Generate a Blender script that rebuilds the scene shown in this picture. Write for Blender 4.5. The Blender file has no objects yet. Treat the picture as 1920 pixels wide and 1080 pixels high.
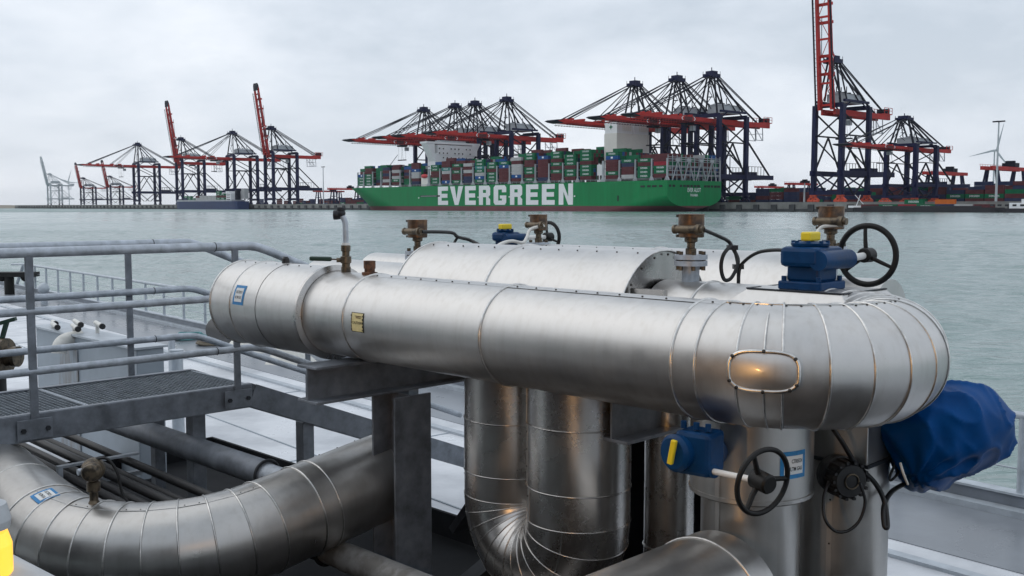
import bpy, bmesh, math, random
from mathutils import Vector, Matrix
random.seed(7)
R_ = math.radians
S = bpy.context.scene
COL = S.collection

# ------------------------------------------------------------------ camera
H = 3.4                                   # eye height above the water
PITCH = math.atan(152.5 / 1900)
cd = bpy.data.cameras.new('camera'); cam = bpy.data.objects.new('camera', cd); COL.objects.link(cam)
cam.location = (0, 0, H); cam.rotation_euler = (math.pi / 2 - PITCH, 0, 0)
cd.sensor_width = 36; cd.lens = 36 * 1900 / 1920; cd.clip_end = 60000; cd.clip_start = 0.05
S.camera = cam

# ------------------------------------------------------------------ sky and sun
SUN_EL, SUN_AZ = R_(48), R_(-75)          # azimuth measured from +Y towards +X
w = bpy.data.worlds.new('World'); S.world = w; w.use_nodes = True
nt = w.node_tree; nt.nodes.clear(); N = nt.nodes.new; L = nt.links.new
out = N('ShaderNodeOutputWorld'); bg = N('ShaderNodeBackground'); L(bg.outputs[0], out.inputs[0])
sky = N('ShaderNodeTexSky'); sky.sky_type = 'NISHITA'; sky.sun_disc = False
sky.sun_elevation = SUN_EL; sky.sun_rotation = SUN_AZ; sky.dust_density = 3
skm = N('ShaderNodeVectorMath'); skm.operation = 'SCALE'; skm.inputs[3].default_value = 0.09
L(sky.outputs[0], skm.inputs[0])
tc = N('ShaderNodeTexCoord'); sep = N('ShaderNodeSeparateXYZ'); L(tc.outputs['Generated'], sep.inputs[0])
def M_(op, a, b=None, c=None):
    m = N('ShaderNodeMath'); m.operation = op
    for i, v in enumerate((a, b, c)):
        if v is None: continue
        if isinstance(v, (int, float)): m.inputs[i].default_value = v
        else: L(v, m.inputs[i])
    return m.outputs[0]
den = M_('ADD', M_('MAXIMUM', sep.outputs[2], 0.0), 0.30)
cv = N('ShaderNodeCombineXYZ')
L(M_('DIVIDE', sep.outputs[0], den), cv.inputs[0]); L(M_('DIVIDE', sep.outputs[1], den), cv.inputs[1])
n1 = N('ShaderNodeTexNoise'); n1.inputs['Scale'].default_value = 1.7; n1.inputs['Detail'].default_value = 7
n1.inputs['Roughness'].default_value = 0.56; n1.inputs['Distortion'].default_value = 0.15
mp = N('ShaderNodeMapping'); mp.inputs['Location'].default_value = (3.1, 1.15, 0.4); L(cv.outputs[0], mp.inputs[0]); L(mp.outputs[0], n1.inputs['Vector'])
cr = N('ShaderNodeValToRGB'); e = cr.color_ramp.elements
e[0].position = 0.34; e[0].color = (0.425, 0.485, 0.555, 1)
e[1].position = 0.66; e[1].color = (0.69, 0.73, 0.785, 1)
m_ = cr.color_ramp.elements.new(0.50); m_.color = (0.56, 0.612, 0.68, 1)
L(n1.outputs[0], cr.inputs[0])
# veil of bright stratus low over the horizon
hz = M_('POWER', M_('SUBTRACT', 1.0, M_('MINIMUM', M_('MAXIMUM', sep.outputs[2], 0.0), 1.0)), 9.0)
hm = N('ShaderNodeMix'); hm.data_type = 'RGBA'; L(M_('MULTIPLY', hz, 0.62), hm.inputs[0])
L(cr.outputs[0], hm.inputs[6]); hm.inputs[7].default_value = (0.70, 0.725, 0.77, 1)
mx = N('ShaderNodeMix'); mx.data_type = 'RGBA'; mx.inputs[0].default_value = 0.93
L(skm.outputs[0], mx.inputs[6]); L(hm.outputs[2], mx.inputs[7])
L(mx.outputs[2], bg.inputs[0]); bg.inputs[1].default_value = 1.0

sl = bpy.data.lights.new('sun', 'SUN'); sl.energy = 0.5; sl.angle = R_(75); sl.color = (1, 0.96, 0.9)
so = bpy.data.objects.new('sun', sl); COL.objects.link(so)
sd = Vector((math.sin(SUN_AZ) * math.cos(SUN_EL), math.cos(SUN_AZ) * math.cos(SUN_EL), math.sin(SUN_EL)))
so.rotation_euler = sd.to_track_quat('Z', 'Y').to_euler(); so.location = (0, 0, 60)

vs = S.view_settings; vs.view_transform = 'Standard'; vs.look = 'None'; vs.exposure = 0.45; vs.gamma = 1

# ------------------------------------------------------------------ materials
MATS = {}
def mat(name, col, rough=0.6, metal=0.0, var=0.0, vscale=3.0, bump=0.0, bscale=20.0, rvar=0.0, col2=None, spec=0.5, stretch=None, emit=None, estr=1.0, cvar=(0.45, 0.6)):
    m = bpy.data.materials.new(name); m.use_nodes = True; t = m.node_tree
    b = t.nodes['Principled BSDF']
    b.inputs['Base Color'].default_value = (*col, 1); b.inputs['Roughness'].default_value = rough
    b.inputs['Metallic'].default_value = metal; b.inputs['Specular IOR Level'].default_value = spec
    if emit: b.inputs['Emission Color'].default_value = (*emit, 1); b.inputs['Emission Strength'].default_value = estr
    c = t.nodes.new('ShaderNodeTexCoord'); vec = c.outputs['Object']
    if stretch:
        mpn = t.nodes.new('ShaderNodeMapping'); mpn.inputs['Scale'].default_value = stretch
        t.links.new(vec, mpn.inputs[0]); vec = mpn.outputs[0]
    if var or col2 or rvar:
        n = t.nodes.new('ShaderNodeTexNoise'); n.inputs['Scale'].default_value = vscale; n.inputs['Detail'].default_value = 6; n.inputs['Roughness'].default_value = 0.6
        t.links.new(vec, n.inputs['Vector'])
        if var or col2:
            r = t.nodes.new('ShaderNodeValToRGB'); el = r.color_ramp.elements
            if col2:
                el[0].position, el[1].position = cvar; el[0].color = (*col, 1); el[1].color = (*col2, 1)
            else:
                el[0].position = 0.3; el[1].position = 0.7
                el[0].color = (*[x * (1 - var) for x in col], 1); el[1].color = (*[min(1, x * (1 + var)) for x in col], 1)
            t.links.new(n.outputs[0], r.inputs[0]); t.links.new(r.outputs[0], b.inputs['Base Color'])
        if rvar:
            mr = t.nodes.new('ShaderNodeMapRange'); mr.inputs[1].default_value = 0.3; mr.inputs[2].default_value = 0.7
            mr.inputs[3].default_value = max(0.03, rough - rvar); mr.inputs[4].default_value = rough + rvar
            t.links.new(n.outputs[0], mr.inputs[0]); t.links.new(mr.outputs[0], b.inputs['Roughness'])
    if bump:
        n2 = t.nodes.new('ShaderNodeTexNoise'); n2.inputs['Scale'].default_value = bscale; n2.inputs['Detail'].default_value = 4
        t.links.new(vec, n2.inputs['Vector'])
        bp = t.nodes.new('ShaderNodeBump'); bp.inputs['Strength'].default_value = 1; bp.inputs['Distance'].default_value = bump
        t.links.new(n2.outputs[0], bp.inputs['Height']); t.links.new(bp.outputs[0], b.inputs['Normal'])
    MATS[name] = m
    return m

def cladding(name, base, rough, metal=1.0, dent=0.012, coat=0.0):
    """weathered stainless cladding: broad dents, dull film, rain streaks and scratches"""
    m = bpy.data.materials.new(name); m.use_nodes = True; t = m.node_tree; b = t.nodes['Principled BSDF']
    b.inputs['Metallic'].default_value = metal
    b.inputs['Coat Weight'].default_value = coat; b.inputs['Coat Roughness'].default_value = 0.10; b.inputs['Coat IOR'].default_value = 1.7
    nn = t.nodes.new; ll = t.links.new
    c = nn('ShaderNodeTexCoord'); V = c.outputs['Object']
    nA = nn('ShaderNodeTexNoise'); nA.inputs['Scale'].default_value = 3.2; nA.inputs['Detail'].default_value = 8; nA.inputs['Roughness'].default_value = 0.65; ll(V, nA.inputs['Vector'])
    nB = nn('ShaderNodeTexNoise'); nB.inputs['Scale'].default_value = 55; nB.inputs['Detail'].default_value = 5; nB.inputs['Roughness'].default_value = 0.75; ll(V, nB.inputs['Vector'])
    mpn = nn('ShaderNodeMapping'); mpn.inputs['Scale'].default_value = (26, 26, 2.2); ll(V, mpn.inputs[0])
    nC = nn('ShaderNodeTexNoise'); nC.inputs['Scale'].default_value = 1; nC.inputs['Detail'].default_value = 4; ll(mpn.outputs[0], nC.inputs['Vector'])
    r = nn('ShaderNodeValToRGB'); el = r.color_ramp.elements
    el[0].position = 0.30; el[0].color = (*[x * 0.88 for x in base], 1); el[1].position = 0.68; el[1].color = (*[min(1, x * 1.10) for x in base], 1)
    ll(nA.outputs[0], r.inputs[0])
    r2 = nn('ShaderNodeValToRGB'); e2_ = r2.color_ramp.elements
    e2_[0].position = 0.30; e2_[0].color = (0.80, 0.775, 0.74, 1); e2_[1].position = 0.52; e2_[1].color = (1, 1, 1, 1)
    ll(nC.outputs[0], r2.inputs[0])
    mm = nn('ShaderNodeMix'); mm.data_type = 'RGBA'; mm.blend_type = 'MULTIPLY'; mm.inputs[0].default_value = 0.35
    ll(r.outputs[0], mm.inputs[6]); ll(r2.outputs[0], mm.inputs[7])
    r3 = nn('ShaderNodeValToRGB'); e3_ = r3.color_ramp.elements
    e3_[0].position = 0.26; e3_[0].color = (0.45, 0.42, 0.39, 1); e3_[1].position = 0.36; e3_[1].color = (1, 1, 1, 1)
    ll(nB.outputs[0], r3.inputs[0])
    m2 = nn('ShaderNodeMix'); m2.data_type = 'RGBA'; m2.blend_type = 'MULTIPLY'; m2.inputs[0].default_value = 0.3
    ll(mm.outputs[2], m2.inputs[6]); ll(r3.outputs[0], m2.inputs[7]); ll(m2.outputs[2], b.inputs['Base Color'])
    ad = nn('ShaderNodeMath'); ad.operation = 'MULTIPLY_ADD'; ad.inputs[1].default_value = 0.12; ll(nB.outputs[0], ad.inputs[0]); ll(nA.outputs[0], ad.inputs[2])
    mr = nn('ShaderNodeMapRange'); mr.inputs[1].default_value = 0.35; mr.inputs[2].default_value = 0.78
    mr.inputs[3].default_value = rough - 0.07; mr.inputs[4].default_value = rough + 0.12
    ll(ad.outputs[0], mr.inputs[0]); ll(mr.outputs[0], b.inputs['Roughness'])
    bp = nn('ShaderNodeBump'); bp.inputs['Distance'].default_value = dent; bp.inputs['Strength'].default_value = 0.55
    nD = nn('ShaderNodeTexNoise'); nD.inputs['Scale'].default_value = 4.0; nD.inputs['Detail'].default_value = 2; ll(V, nD.inputs['Vector'])
    ll(nD.outputs[0], bp.inputs['Height'])
    bp2 = nn('ShaderNodeBump'); bp2.inputs['Distance'].default_value = 0.0006; bp2.inputs['Strength'].default_value = 0.15
    ll(nB.outputs[0], bp2.inputs['Height']); ll(bp.outputs[0], bp2.inputs['Normal']); ll(bp2.outputs[0], b.inputs['Normal'])
    MATS[name] = m; return m

cladding('clad', (0.575, 0.565, 0.55), 0.40, 0.95, 0.0016, 0.22)
cladding('clad_mid', (0.47, 0.46, 0.445), 0.34, 0.9, 0.0025, 0.2)
cladding('clad_dull', (0.50, 0.485, 0.47), 0.24, 0.95, 0.002)
mat('bead', (0.62, 0.61, 0.59), 0.3, 1.0, var=0.2, vscale=30)
mat('screw', (0.06, 0.055, 0.05), 0.5, 0.7)
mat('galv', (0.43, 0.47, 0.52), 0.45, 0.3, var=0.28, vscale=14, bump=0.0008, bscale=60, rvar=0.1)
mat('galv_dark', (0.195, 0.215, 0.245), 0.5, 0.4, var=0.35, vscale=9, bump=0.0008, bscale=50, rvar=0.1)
mat('steel_dark', (0.028, 0.031, 0.037), 0.5, 0.3, var=0.4, vscale=8, bump=0.0006, bscale=40)
mat('shade_black', (0.011, 0.012, 0.014), 0.75, 0, var=0.4, vscale=3, spec=0.15)  # near-black that puts the shade under the pipes into the colour
mat('grating', (0.22, 0.25, 0.28), 0.5, 0.5, var=0.3, vscale=12)
mat('worn_grey', (0.30, 0.30, 0.295), 0.5, 0.2, col2=(0.17, 0.165, 0.155), vscale=7, rvar=0.1)
mat('rubber', (0.012, 0.012, 0.013), 0.5, 0, var=0.3, vscale=10)
mat('black_paint', (0.008, 0.008, 0.008), 0.5, 0, var=0.4, vscale=12, spec=0.3)
mat('blue_paint', (0.001, 0.036, 0.115), 0.42, 0, spec=0.22, var=0.3, vscale=9, bump=0.0008, bscale=45, rvar=0.08)
mat('yellow', (0.80, 0.60, 0.02), 0.45)
mat('brown_bronze', (0.20, 0.115, 0.065), 0.38, 0.65, col2=(0.075, 0.055, 0.045), vscale=16, cvar=(0.42, 0.62), rvar=0.1)
mat('brass_dark', (0.16, 0.125, 0.085), 0.42, 0.6, col2=(0.06, 0.05, 0.04), vscale=26)
mat('rust', (0.16, 0.07, 0.035), 0.8, 0.0, col2=(0.06, 0.03, 0.02), vscale=30)
mat('white_paint', (0.74, 0.74, 0.72), 0.45, 0, var=0.06, vscale=6)
mat('handle_green', (0.02, 0.05, 0.035), 0.5)
mat('tape_blue', (0.02, 0.22, 0.50), 0.5, 0, var=0.2, vscale=40)
mat('paper', (0.80, 0.81, 0.80), 0.6)
mat('ink', (0.02, 0.02, 0.02), 0.6)
mat('sticker', (0.80, 0.68, 0.33), 0.5, 0, var=0.14, vscale=30)
mat('tarp', (0.0, 0.056, 0.21), 0.5, 0, var=0.2, vscale=5, bump=0.0008, bscale=25, rvar=0.06, spec=0.10)
mat('deck_light', (0.68, 0.70, 0.73), 0.34, 0, col2=(0.47, 0.49, 0.52), vscale=1.3, cvar=(0.42, 0.70), bump=0.0008, bscale=25, rvar=0.10)
mat('deck_grey', (0.15, 0.165, 0.185), 0.30, 0, col2=(0.25, 0.27, 0.30), vscale=0.8, cvar=(0.42, 0.66), rvar=0.10, bump=0.0006, bscale=30)
mat('hull_grey', (0.17, 0.19, 0.22), 0.5, 0, var=0.2, vscale=3)
mat('rail_grey', (0.42, 0.46, 0.50), 0.45, 0.2, var=0.15, vscale=8)
mat('box_grey', (0.30, 0.345, 0.39), 0.5, 0, var=0.12, vscale=2.5)
mat('stain', (0.30, 0.345, 0.39), 0.6, 0, col2=(0.20, 0.165, 0.13), vscale=5, stretch=(3, 3, .5), cvar=(.45, .75))
mat('white_pipe', (0.66, 0.65, 0.61), 0.5, 0, var=0.15, vscale=12)
mat('rope', (0.14, 0.12, 0.09), 0.9, 0, var=0.4, vscale=40)
mat('rope_green', (0.10, 0.26, 0.27), 0.85)
mat('canvas', (0.68, 0.67, 0.62), 0.85, 0, var=0.12, vscale=8)
mat('house', (0.036, 0.036, 0.040), 0.6, 0, var=0.2, vscale=0.8)
mat('window_dark', (0.01, 0.012, 0.015), 0.1)
mat('lamp_shell', (0.45, 0.47, 0.49), 0.45, 0, var=0.1, vscale=20)
mat('lamp_amber', (0.9, 0.5, 0.03), 0.3, 0, emit=(1.0, 0.50, 0.06), estr=0.9)
# harbour
mat('ship_green', (0.0, 0.195, 0.058), 0.5, 0, spec=0.25, var=0.16, vscale=0.9, stretch=(.35, .35, .03), rvar=.06)
mat('ship_boot', (0.125, 0.026, 0.034), 0.55, 0, var=0.25, vscale=0.05)
mat('ship_white', (0.78, 0.78, 0.79), 0.5, 0, var=0.05, vscale=0.08)
mat('ship_grey', (0.36, 0.38, 0.40), 0.55, 0, var=0.15, vscale=0.2)
mat('ship_cream', (0.74, 0.71, 0.66), 0.55, 0, var=0.04, vscale=0.1)
mat('dark_gap', (0.008, 0.012, 0.012), 0.7)
mat('lifeboat', (0.55, 0.03, 0.04), 0.4)
mat('c_green', (0.0, 0.125, 0.052), 0.5, 0, spec=0.2, var=0.22, vscale=0.25)
mat('c_maroon', (0.105, 0.027, 0.032), 0.55, 0, spec=0.2, var=0.28, vscale=0.25)
mat('c_blue', (0.010, 0.075, 0.24), 0.5, 0, spec=0.2, var=0.2, vscale=0.25)
mat('c_navy', (0.025, 0.035, 0.085), 0.5, 0, spec=0.2, var=0.2, vscale=0.25)
mat('c_white', (0.42, 0.42, 0.42), 0.55, 0, spec=0.2, var=0.12, vscale=0.25)
mat('c_teal', (0.02, 0.19, 0.17), 0.5, 0, spec=0.2, var=0.2, vscale=0.25)
mat('c_red', (0.30, 0.02, 0.035), 0.5, 0, spec=0.2, var=0.2, vscale=0.25)
mat('c_orange', (0.55, 0.13, 0.02), 0.5, 0, spec=0.2, var=0.15, vscale=0.25)
mat('crane_navy', (0.006, 0.009, 0.046), 0.55, 0, var=0.3, vscale=0.1, spec=0.2)
mat('crane_black', (0.006, 0.008, 0.018), 0.6, spec=0.2)
mat('crane_red', (0.44, 0.030, 0.026), 0.55, 0, spec=0.2, var=0.22, vscale=0.12)
mat('crane_house', (0.40, 0.43, 0.46), 0.5, 0, var=0.08, vscale=0.2)
mat('crane_orange', (0.62, 0.075, 0.03), 0.5, 0, var=0.2, vscale=0.5)
mat('crane_pale', (0.44, 0.48, 0.50), 0.6, 0, var=0.1, vscale=0.2)
mat('concrete', (0.20, 0.20, 0.19), 0.8, 0, var=0.3, vscale=0.12)
mat('concrete_dark', (0.05, 0.052, 0.055), 0.85, 0, var=0.35, vscale=0.15)
mat('yard_ground', (0.10, 0.10, 0.10), 0.9)
mat('sand', (0.24, 0.215, 0.17), 0.95, 0, var=0.25, vscale=0.01)
mat('feeder_blue', (0.012, 0.030, 0.105), 0.5, 0, var=0.15, vscale=0.1)
mat('barge_dark', (0.022, 0.02, 0.026), 0.6, 0, var=0.3, vscale=0.2)
mat('foam', (0.80, 0.83, 0.84), 0.8)

def water_mat(name, rough, waves):
    m = bpy.data.materials.new(name); m.use_nodes = True; t = m.node_tree; b = t.nodes['Principled BSDF']
    nn = t.nodes.new; ll = t.links.new
    b.inputs['Base Color'].default_value = (0.190, 0.268, 0.256, 1); b.inputs['Roughness'].default_value = rough; b.inputs['IOR'].default_value = 1.33
    c = nn('ShaderNodeTexCoord'); hts = []
    for sc, amp, det in waves:
        mpn = nn('ShaderNodeMapping'); mpn.inputs['Scale'].default_value = sc; mpn.inputs['Rotation'].default_value = (0, 0, 0.25); ll(c.outputs['Object'], mpn.inputs[0])
        n = nn('ShaderNodeTexNoise'); n.inputs['Scale'].default_value = 1; n.inputs['Detail'].default_value = det; n.inputs['Distortion'].default_value = 0.6; ll(mpn.outputs[0], n.inputs['Vector'])
        mu = nn('ShaderNodeMath'); mu.operation = 'MULTIPLY'; mu.inputs[1].default_value = amp; ll(n.outputs[0], mu.inputs[0]); hts.append(mu.outputs[0])
    pn = nn('ShaderNodeTexNoise'); pn.inputs['Scale'].default_value = .018; pn.inputs['Detail'].default_value = 3; ll(c.outputs['Object'], pn.inputs['Vector'])
    pr = nn('ShaderNodeMapRange'); pr.inputs[1].default_value = .35; pr.inputs[2].default_value = .65; pr.inputs[3].default_value = rough * .55; pr.inputs[4].default_value = rough * 1.5
    ll(pn.outputs[0], pr.inputs[0]); ll(pr.outputs[0], b.inputs['Roughness'])
    h = hts[0]
    for k in hts[1:]:
        a1 = nn('ShaderNodeMath'); ll(h, a1.inputs[0]); ll(k, a1.inputs[1]); h = a1.outputs[0]
    bp = nn('ShaderNodeBump'); bp.inputs['Distance'].default_value = 1.0; bp.inputs['Strength'].default_value = 1.0
    ll(h, bp.inputs['Height']); ll(bp.outputs[0], b.inputs['Normal']); MATS[name] = m
water_mat('water', 0.40, (((0.20, 0.34, 1), 0.5, 3), ((0.75, 1.35, 1), 0.3, 4)))
water_mat('water_near', 0.14, (((1.6, 3.0, 1), 0.12, 4), ((5, 8, 1), 0.02, 3)))

# ------------------------------------------------------------------ mesh helpers
def wm(o):
    if o is None: return Matrix.Identity(4)
    return wm(o.parent) @ o.matrix_basis
E1 = Vector((math.sqrt(.5), -math.sqrt(.5), 0)); E2 = Vector((math.sqrt(.5), math.sqrt(.5), 0)); EZ = Vector((0, 0, 1))
def F(a, b, z): return E1 * a + E2 * b + Vector((0, 0, z + H))      # deck frame of the tanker: along the pipes, athwart, height from eye level
def PX(px, py, Y):                                                   # a point of the place read off the photograph at ground distance Y
    d = Vector(((px - 960) / 1900, math.cos(PITCH) + math.sin(PITCH) * (540 - py) / 1900, -math.sin(PITCH) + math.cos(PITCH) * (540 - py) / 1900))
    return Vector((0, 0, H)) + d * (Y / d.y)
def frame(axis):
    a = axis.normalized(); u = a.cross(EZ)
    if u.length < 1e-3: u = Vector((1, 0, 0))
    u.normalize(); return a, u, u.cross(a)
def smooth_path(pts, n=8):
    P = [Vector(p) for p in pts]; o = []
    for i in range(len(P) - 1):
        p0 = P[max(i - 1, 0)]; p1 = P[i]; p2 = P[i + 1]; p3 = P[min(i + 2, len(P) - 1)]
        for k in range(n):
            t = k / n
            o.append(0.5 * ((2 * p1) + (p2 - p0) * t + (2 * p0 - 5 * p1 + 4 * p2 - p3) * t * t + (3 * p1 - p0 - 3 * p2 + p3) * t ** 3))
    o.append(P[-1]); return o

class MB:
    def __init__(s): s.v = []; s.f = []; s.sm = []; s.mi = []; s.cur = 0
    def add(s, vs, fs, smooth=False):
        o = len(s.v); s.v += [Vector(x) for x in vs]
        for f in fs: s.f.append(tuple(i + o for i in f)); s.sm.append(smooth); s.mi.append(s.cur)
        return s
    def box(s, c, size, X=Vector((1, 0, 0)), Y=Vector((0, 1, 0)), Z=EZ):
        c = Vector(c); hx, hy, hz = size[0] / 2, size[1] / 2, size[2] / 2
        vs = [c + X * (i * hx) + Y * (j * hy) + Z * (k * hz) for k in (-1, 1) for j in (-1, 1) for i in (-1, 1)]
        return s.add(vs, [(0, 2, 3, 1), (4, 5, 7, 6), (0, 1, 5, 4), (2, 6, 7, 3), (0, 4, 6, 2), (1, 3, 7, 5)])
    def mm(s, x0, x1, y0, y1, z0, z1): return s.box(((x0 + x1) / 2, (y0 + y1) / 2, (z0 + z1) / 2), (abs(x1 - x0), abs(y1 - y0), abs(z1 - z0)))
    def fb(s, a0, a1, b0, b1, z0, z1): return s.box(F((a0 + a1) / 2, (b0 + b1) / 2, (z0 + z1) / 2), (abs(a1 - a0), abs(b1 - b0), abs(z1 - z0)), E1, E2, EZ)
    def bar(s, p0, p1, wd, ht, up=EZ):
        p0 = Vector(p0); p1 = Vector(p1); a = (p1 - p0); l = a.length; a.normalize()
        u = a.cross(up)
        if u.length < 1e-3: u = a.cross(Vector((1, 0, 0)))
        u.normalize(); v = u.cross(a)
        return s.box((p0 + p1) / 2, (l, wd, ht), a, u, v)
    def tube(s, pts, r, n=16, caps=True, closed=False):
        P = [Vector(p) for p in pts]; m = len(P); rr = r if isinstance(r, (list, tuple)) else [r] * m
        tg = []
        for i in range(m):
            if closed: d = P[(i + 1) % m] - P[i - 1]
            else: d = P[min(i + 1, m - 1)] - P[max(i - 1, 0)]
            tg.append(d.normalized())
        _, u, _v = frame(tg[0]); vs = []
        for i in range(m):
            u = (u - tg[i] * u.dot(tg[i])).normalized(); v = tg[i].cross(u)
            for k in range(n):
                t = 2 * math.pi * k / n; vs.append(P[i] + (u * math.cos(t) + v * math.sin(t)) * rr[i])
        fs = []
        for i in range(m if closed else m - 1):
            j = (i + 1) % m
            for k in range(n): fs.append((i * n + k, i * n + (k + 1) % n, j * n + (k + 1) % n, j * n + k))
        s.add(vs, fs, True)
        if caps and not closed:
            s.add(vs[:n], [tuple(reversed(range(n)))]); s.add(vs[-n:], [tuple(range(n))])
        return s
    def cyl(s, p0, p1, r0, r1=None, n=24, caps=True): return s.tube([p0, p1], [r0, r0 if r1 is None else r1], n, caps)
    def lathe(s, base, axis, prof, n=28):
        """prof: (radius, height) pairs; hard edges where a pair repeats"""
        a, u, v = frame(axis); base = Vector(base)
        for (r0, h0), (r1, h1) in zip(prof, prof[1:]):
            if abs(r0 - r1) + abs(h0 - h1) < 1e-9: continue
            vs = []
            for r, h in ((r0, h0), (r1, h1)):
                for k in range(n):
                    t = 2 * math.pi * k / n; vs.append(base + a * h + (u * math.cos(t) + v * math.sin(t)) * r)
            s.add(vs, [(k, (k + 1) % n, n + (k + 1) % n, n + k) for k in range(n)], True)
        return s
    def ring(s, c, axis, Rr, r, n=48, k=6):
        a, u, v = frame(axis); c = Vector(c)
        return s.tube([c + (u * math.cos(2 * math.pi * i / n) + v * math.sin(2 * math.pi * i / n)) * Rr for i in range(n)], r, k, closed=True)
    def sphere(s, c, r, n=10, m=6, sc=(1, 1, 1)):
        c = Vector(c); vs = []; fs = []
        for j in range(m + 1):
            p = math.pi * j / m
            for i in range(n):
                t = 2 * math.pi * i / n; vs.append(c + Vector((math.sin(p) * math.cos(t) * r * sc[0], math.sin(p) * math.sin(t) * r * sc[1], math.cos(p) * r * sc[2])))
        for j in range(m):
            for i in range(n): fs.append((j * n + i, (j + 1) * n + i, (j + 1) * n + (i + 1) % n, j * n + (i + 1) % n))
        return s.add(vs, fs, True)
    def prism(s, poly, O, U, V, th):
        """flat outline poly [(u,v)] on plane O,U,V, thickness th along U x V"""
        Nn = U.cross(V).normalized(); n = len(poly)
        a = [O + U * p[0] + V * p[1] for p in poly]; b = [p + Nn * th for p in a]
        s.add(a + b, [tuple(reversed(range(n))), tuple(range(n, 2 * n))] + [(i, (i + 1) % n, n + (i + 1) % n, n + i) for i in range(n)])
        return s
    def mesh(s, name, mats):
        me = bpy.data.meshes.new(name); me.from_pydata([tuple(v) for v in s.v], [], s.f)
        for m in (mats if isinstance(mats, (list, tuple)) else [mats]): me.materials.append(MATS[m])
        me.polygons.foreach_set('use_smooth', s.sm); me.polygons.foreach_set('material_index', s.mi); me.update()
        return me
    def build(s, name, mats, parent=None, bevel=0, local=False):
        if parent is not None and not local:
            inv = wm(parent).inverted(); s.v = [inv @ v for v in s.v]
        o = bpy.data.objects.new(name, s.mesh(name, mats)); COL.objects.link(o); o.parent = parent
        if bevel:
            md = o.modifiers.new('bevel', 'BEVEL'); md.width = bevel; md.segments = 2; md.limit_method = 'ANGLE'; md.angle_limit = R_(50)
        return o
def thing(name, label, cat, loc=(0, 0, 0), rz=0, group=None):
    o = bpy.data.objects.new(name, None); COL.objects.link(o); o.location = loc; o.rotation_euler = (0, 0, rz); o.empty_display_size = 0.2
    o['label'] = label; o['category'] = cat
    if group: o['group'] = group
    return o
def tag(o, label=None, cat=None, group=None, kind=None):
    if label: o['label'] = label
    if cat: o['category'] = cat
    if group: o['group'] = group
    if kind: o['kind'] = kind
    return o
def copy_tree(o, parent=None):
    c = o.copy(); COL.objects.link(c); c.parent = parent
    for ch in list(o.children): copy_tree(ch, c)
    return c
TXT = {}
def text_polys(body):
    if body not in TXT:
        cu = bpy.data.curves.new('lettering', 'FONT'); cu.body = body; cu.size = 1; cu.align_x = 'CENTER'; cu.align_y = 'CENTER'; cu.resolution_u = 2; cu.offset = 0.012
        o = bpy.data.objects.new('lettering', cu); COL.objects.link(o)
        me = bpy.data.meshes.new_from_object(o); vs = [v.co.copy() for v in me.vertices]; fs = [tuple(p.vertices) for p in me.polygons]
        bpy.data.objects.remove(o); bpy.data.curves.remove(cu); bpy.data.meshes.remove(me)
        xs = [v.x for v in vs]; ys = [v.y for v in vs]
        cx, cy = (max(xs) + min(xs)) / 2, (max(ys) + min(ys)) / 2; wd, ht = max(xs) - min(xs), max(ys) - min(ys)
        TXT[body] = ([((v.x - cx) / wd, (v.y - cy) / ht) for v in vs], fs)
    return TXT[body]
def text_on(mb, body, c, U, V, wd, ht):
    vs, fs = text_polys(body); mb.add([Vector(c) + U * (x * wd) + V * (y * ht) for x, y in vs], fs)

ORD = ['zeroth', 'first', 'second', 'third', 'fourth', 'fifth', 'sixth', 'seventh', 'eighth', 'ninth', 'tenth', 'eleventh', 'twelfth', 'thirteenth', 'fourteenth', 'fifteenth', 'sixteenth', 'seventeenth', 'eighteenth', 'nineteenth', 'twentieth']
def ordn(i):
    if i <= 20: return ORD[i]
    return {2: 'twenty', 3: 'thirty', 4: 'forty'}[i // 10] + '-' + ORD[i % 10] if i % 10 else {3: 'thirtieth', 4: 'fortieth'}[i // 10]

# ------------------------------------------------------------------ water, far shore, quay
mb = MB(); mb.add([(-9000, -1500, 0), (9000, -1500, 0), (9000, 14000, 0), (-9000, 14000, 0)], [(0, 1, 2, 3)])
mb.v = [v - EZ * .28 for v in mb.v]; tag(mb.build('water', 'water'), kind='structure')
from mathutils import noise as MN
rs = [5 + .38 * i for i in range(410)]
while rs[-1] < 680: rs.append(rs[-1] * 1.0085 + .0)
NA = 430; vs = []; ca, sa = math.cos(.3), math.sin(.3)
for r in rs:
    fade = min(1, (680 - r) / 120 + .02) if r > 560 else 1
    for k in range(NA + 1):
        th = R_(-36 + 72 * k / NA); x, y = r * math.sin(th), r * math.cos(th); u, v = x * ca - y * sa, x * sa + y * ca
        h_ = .085 * MN.noise((u * .16, v * .30, 0)) + .105 * MN.noise((u * .42, v * .85, 3.3)) + .055 * MN.noise((u * 1.1, v * 2.0, 7.1))
        vs.append((x, y, -.02 + h_ * fade))
n_ = NA + 1; mb = MB(); mb.v = vs; mb.f = [(i * n_ + k, i * n_ + k + 1, (i + 1) * n_ + k + 1, (i + 1) * n_ + k) for i in range(len(rs) - 1) for k in range(NA)]
mb.sm = [True] * len(mb.f); mb.mi = [0] * len(mb.f); tag(mb.build('water_ripples', 'water_near'), kind='structure')

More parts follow.
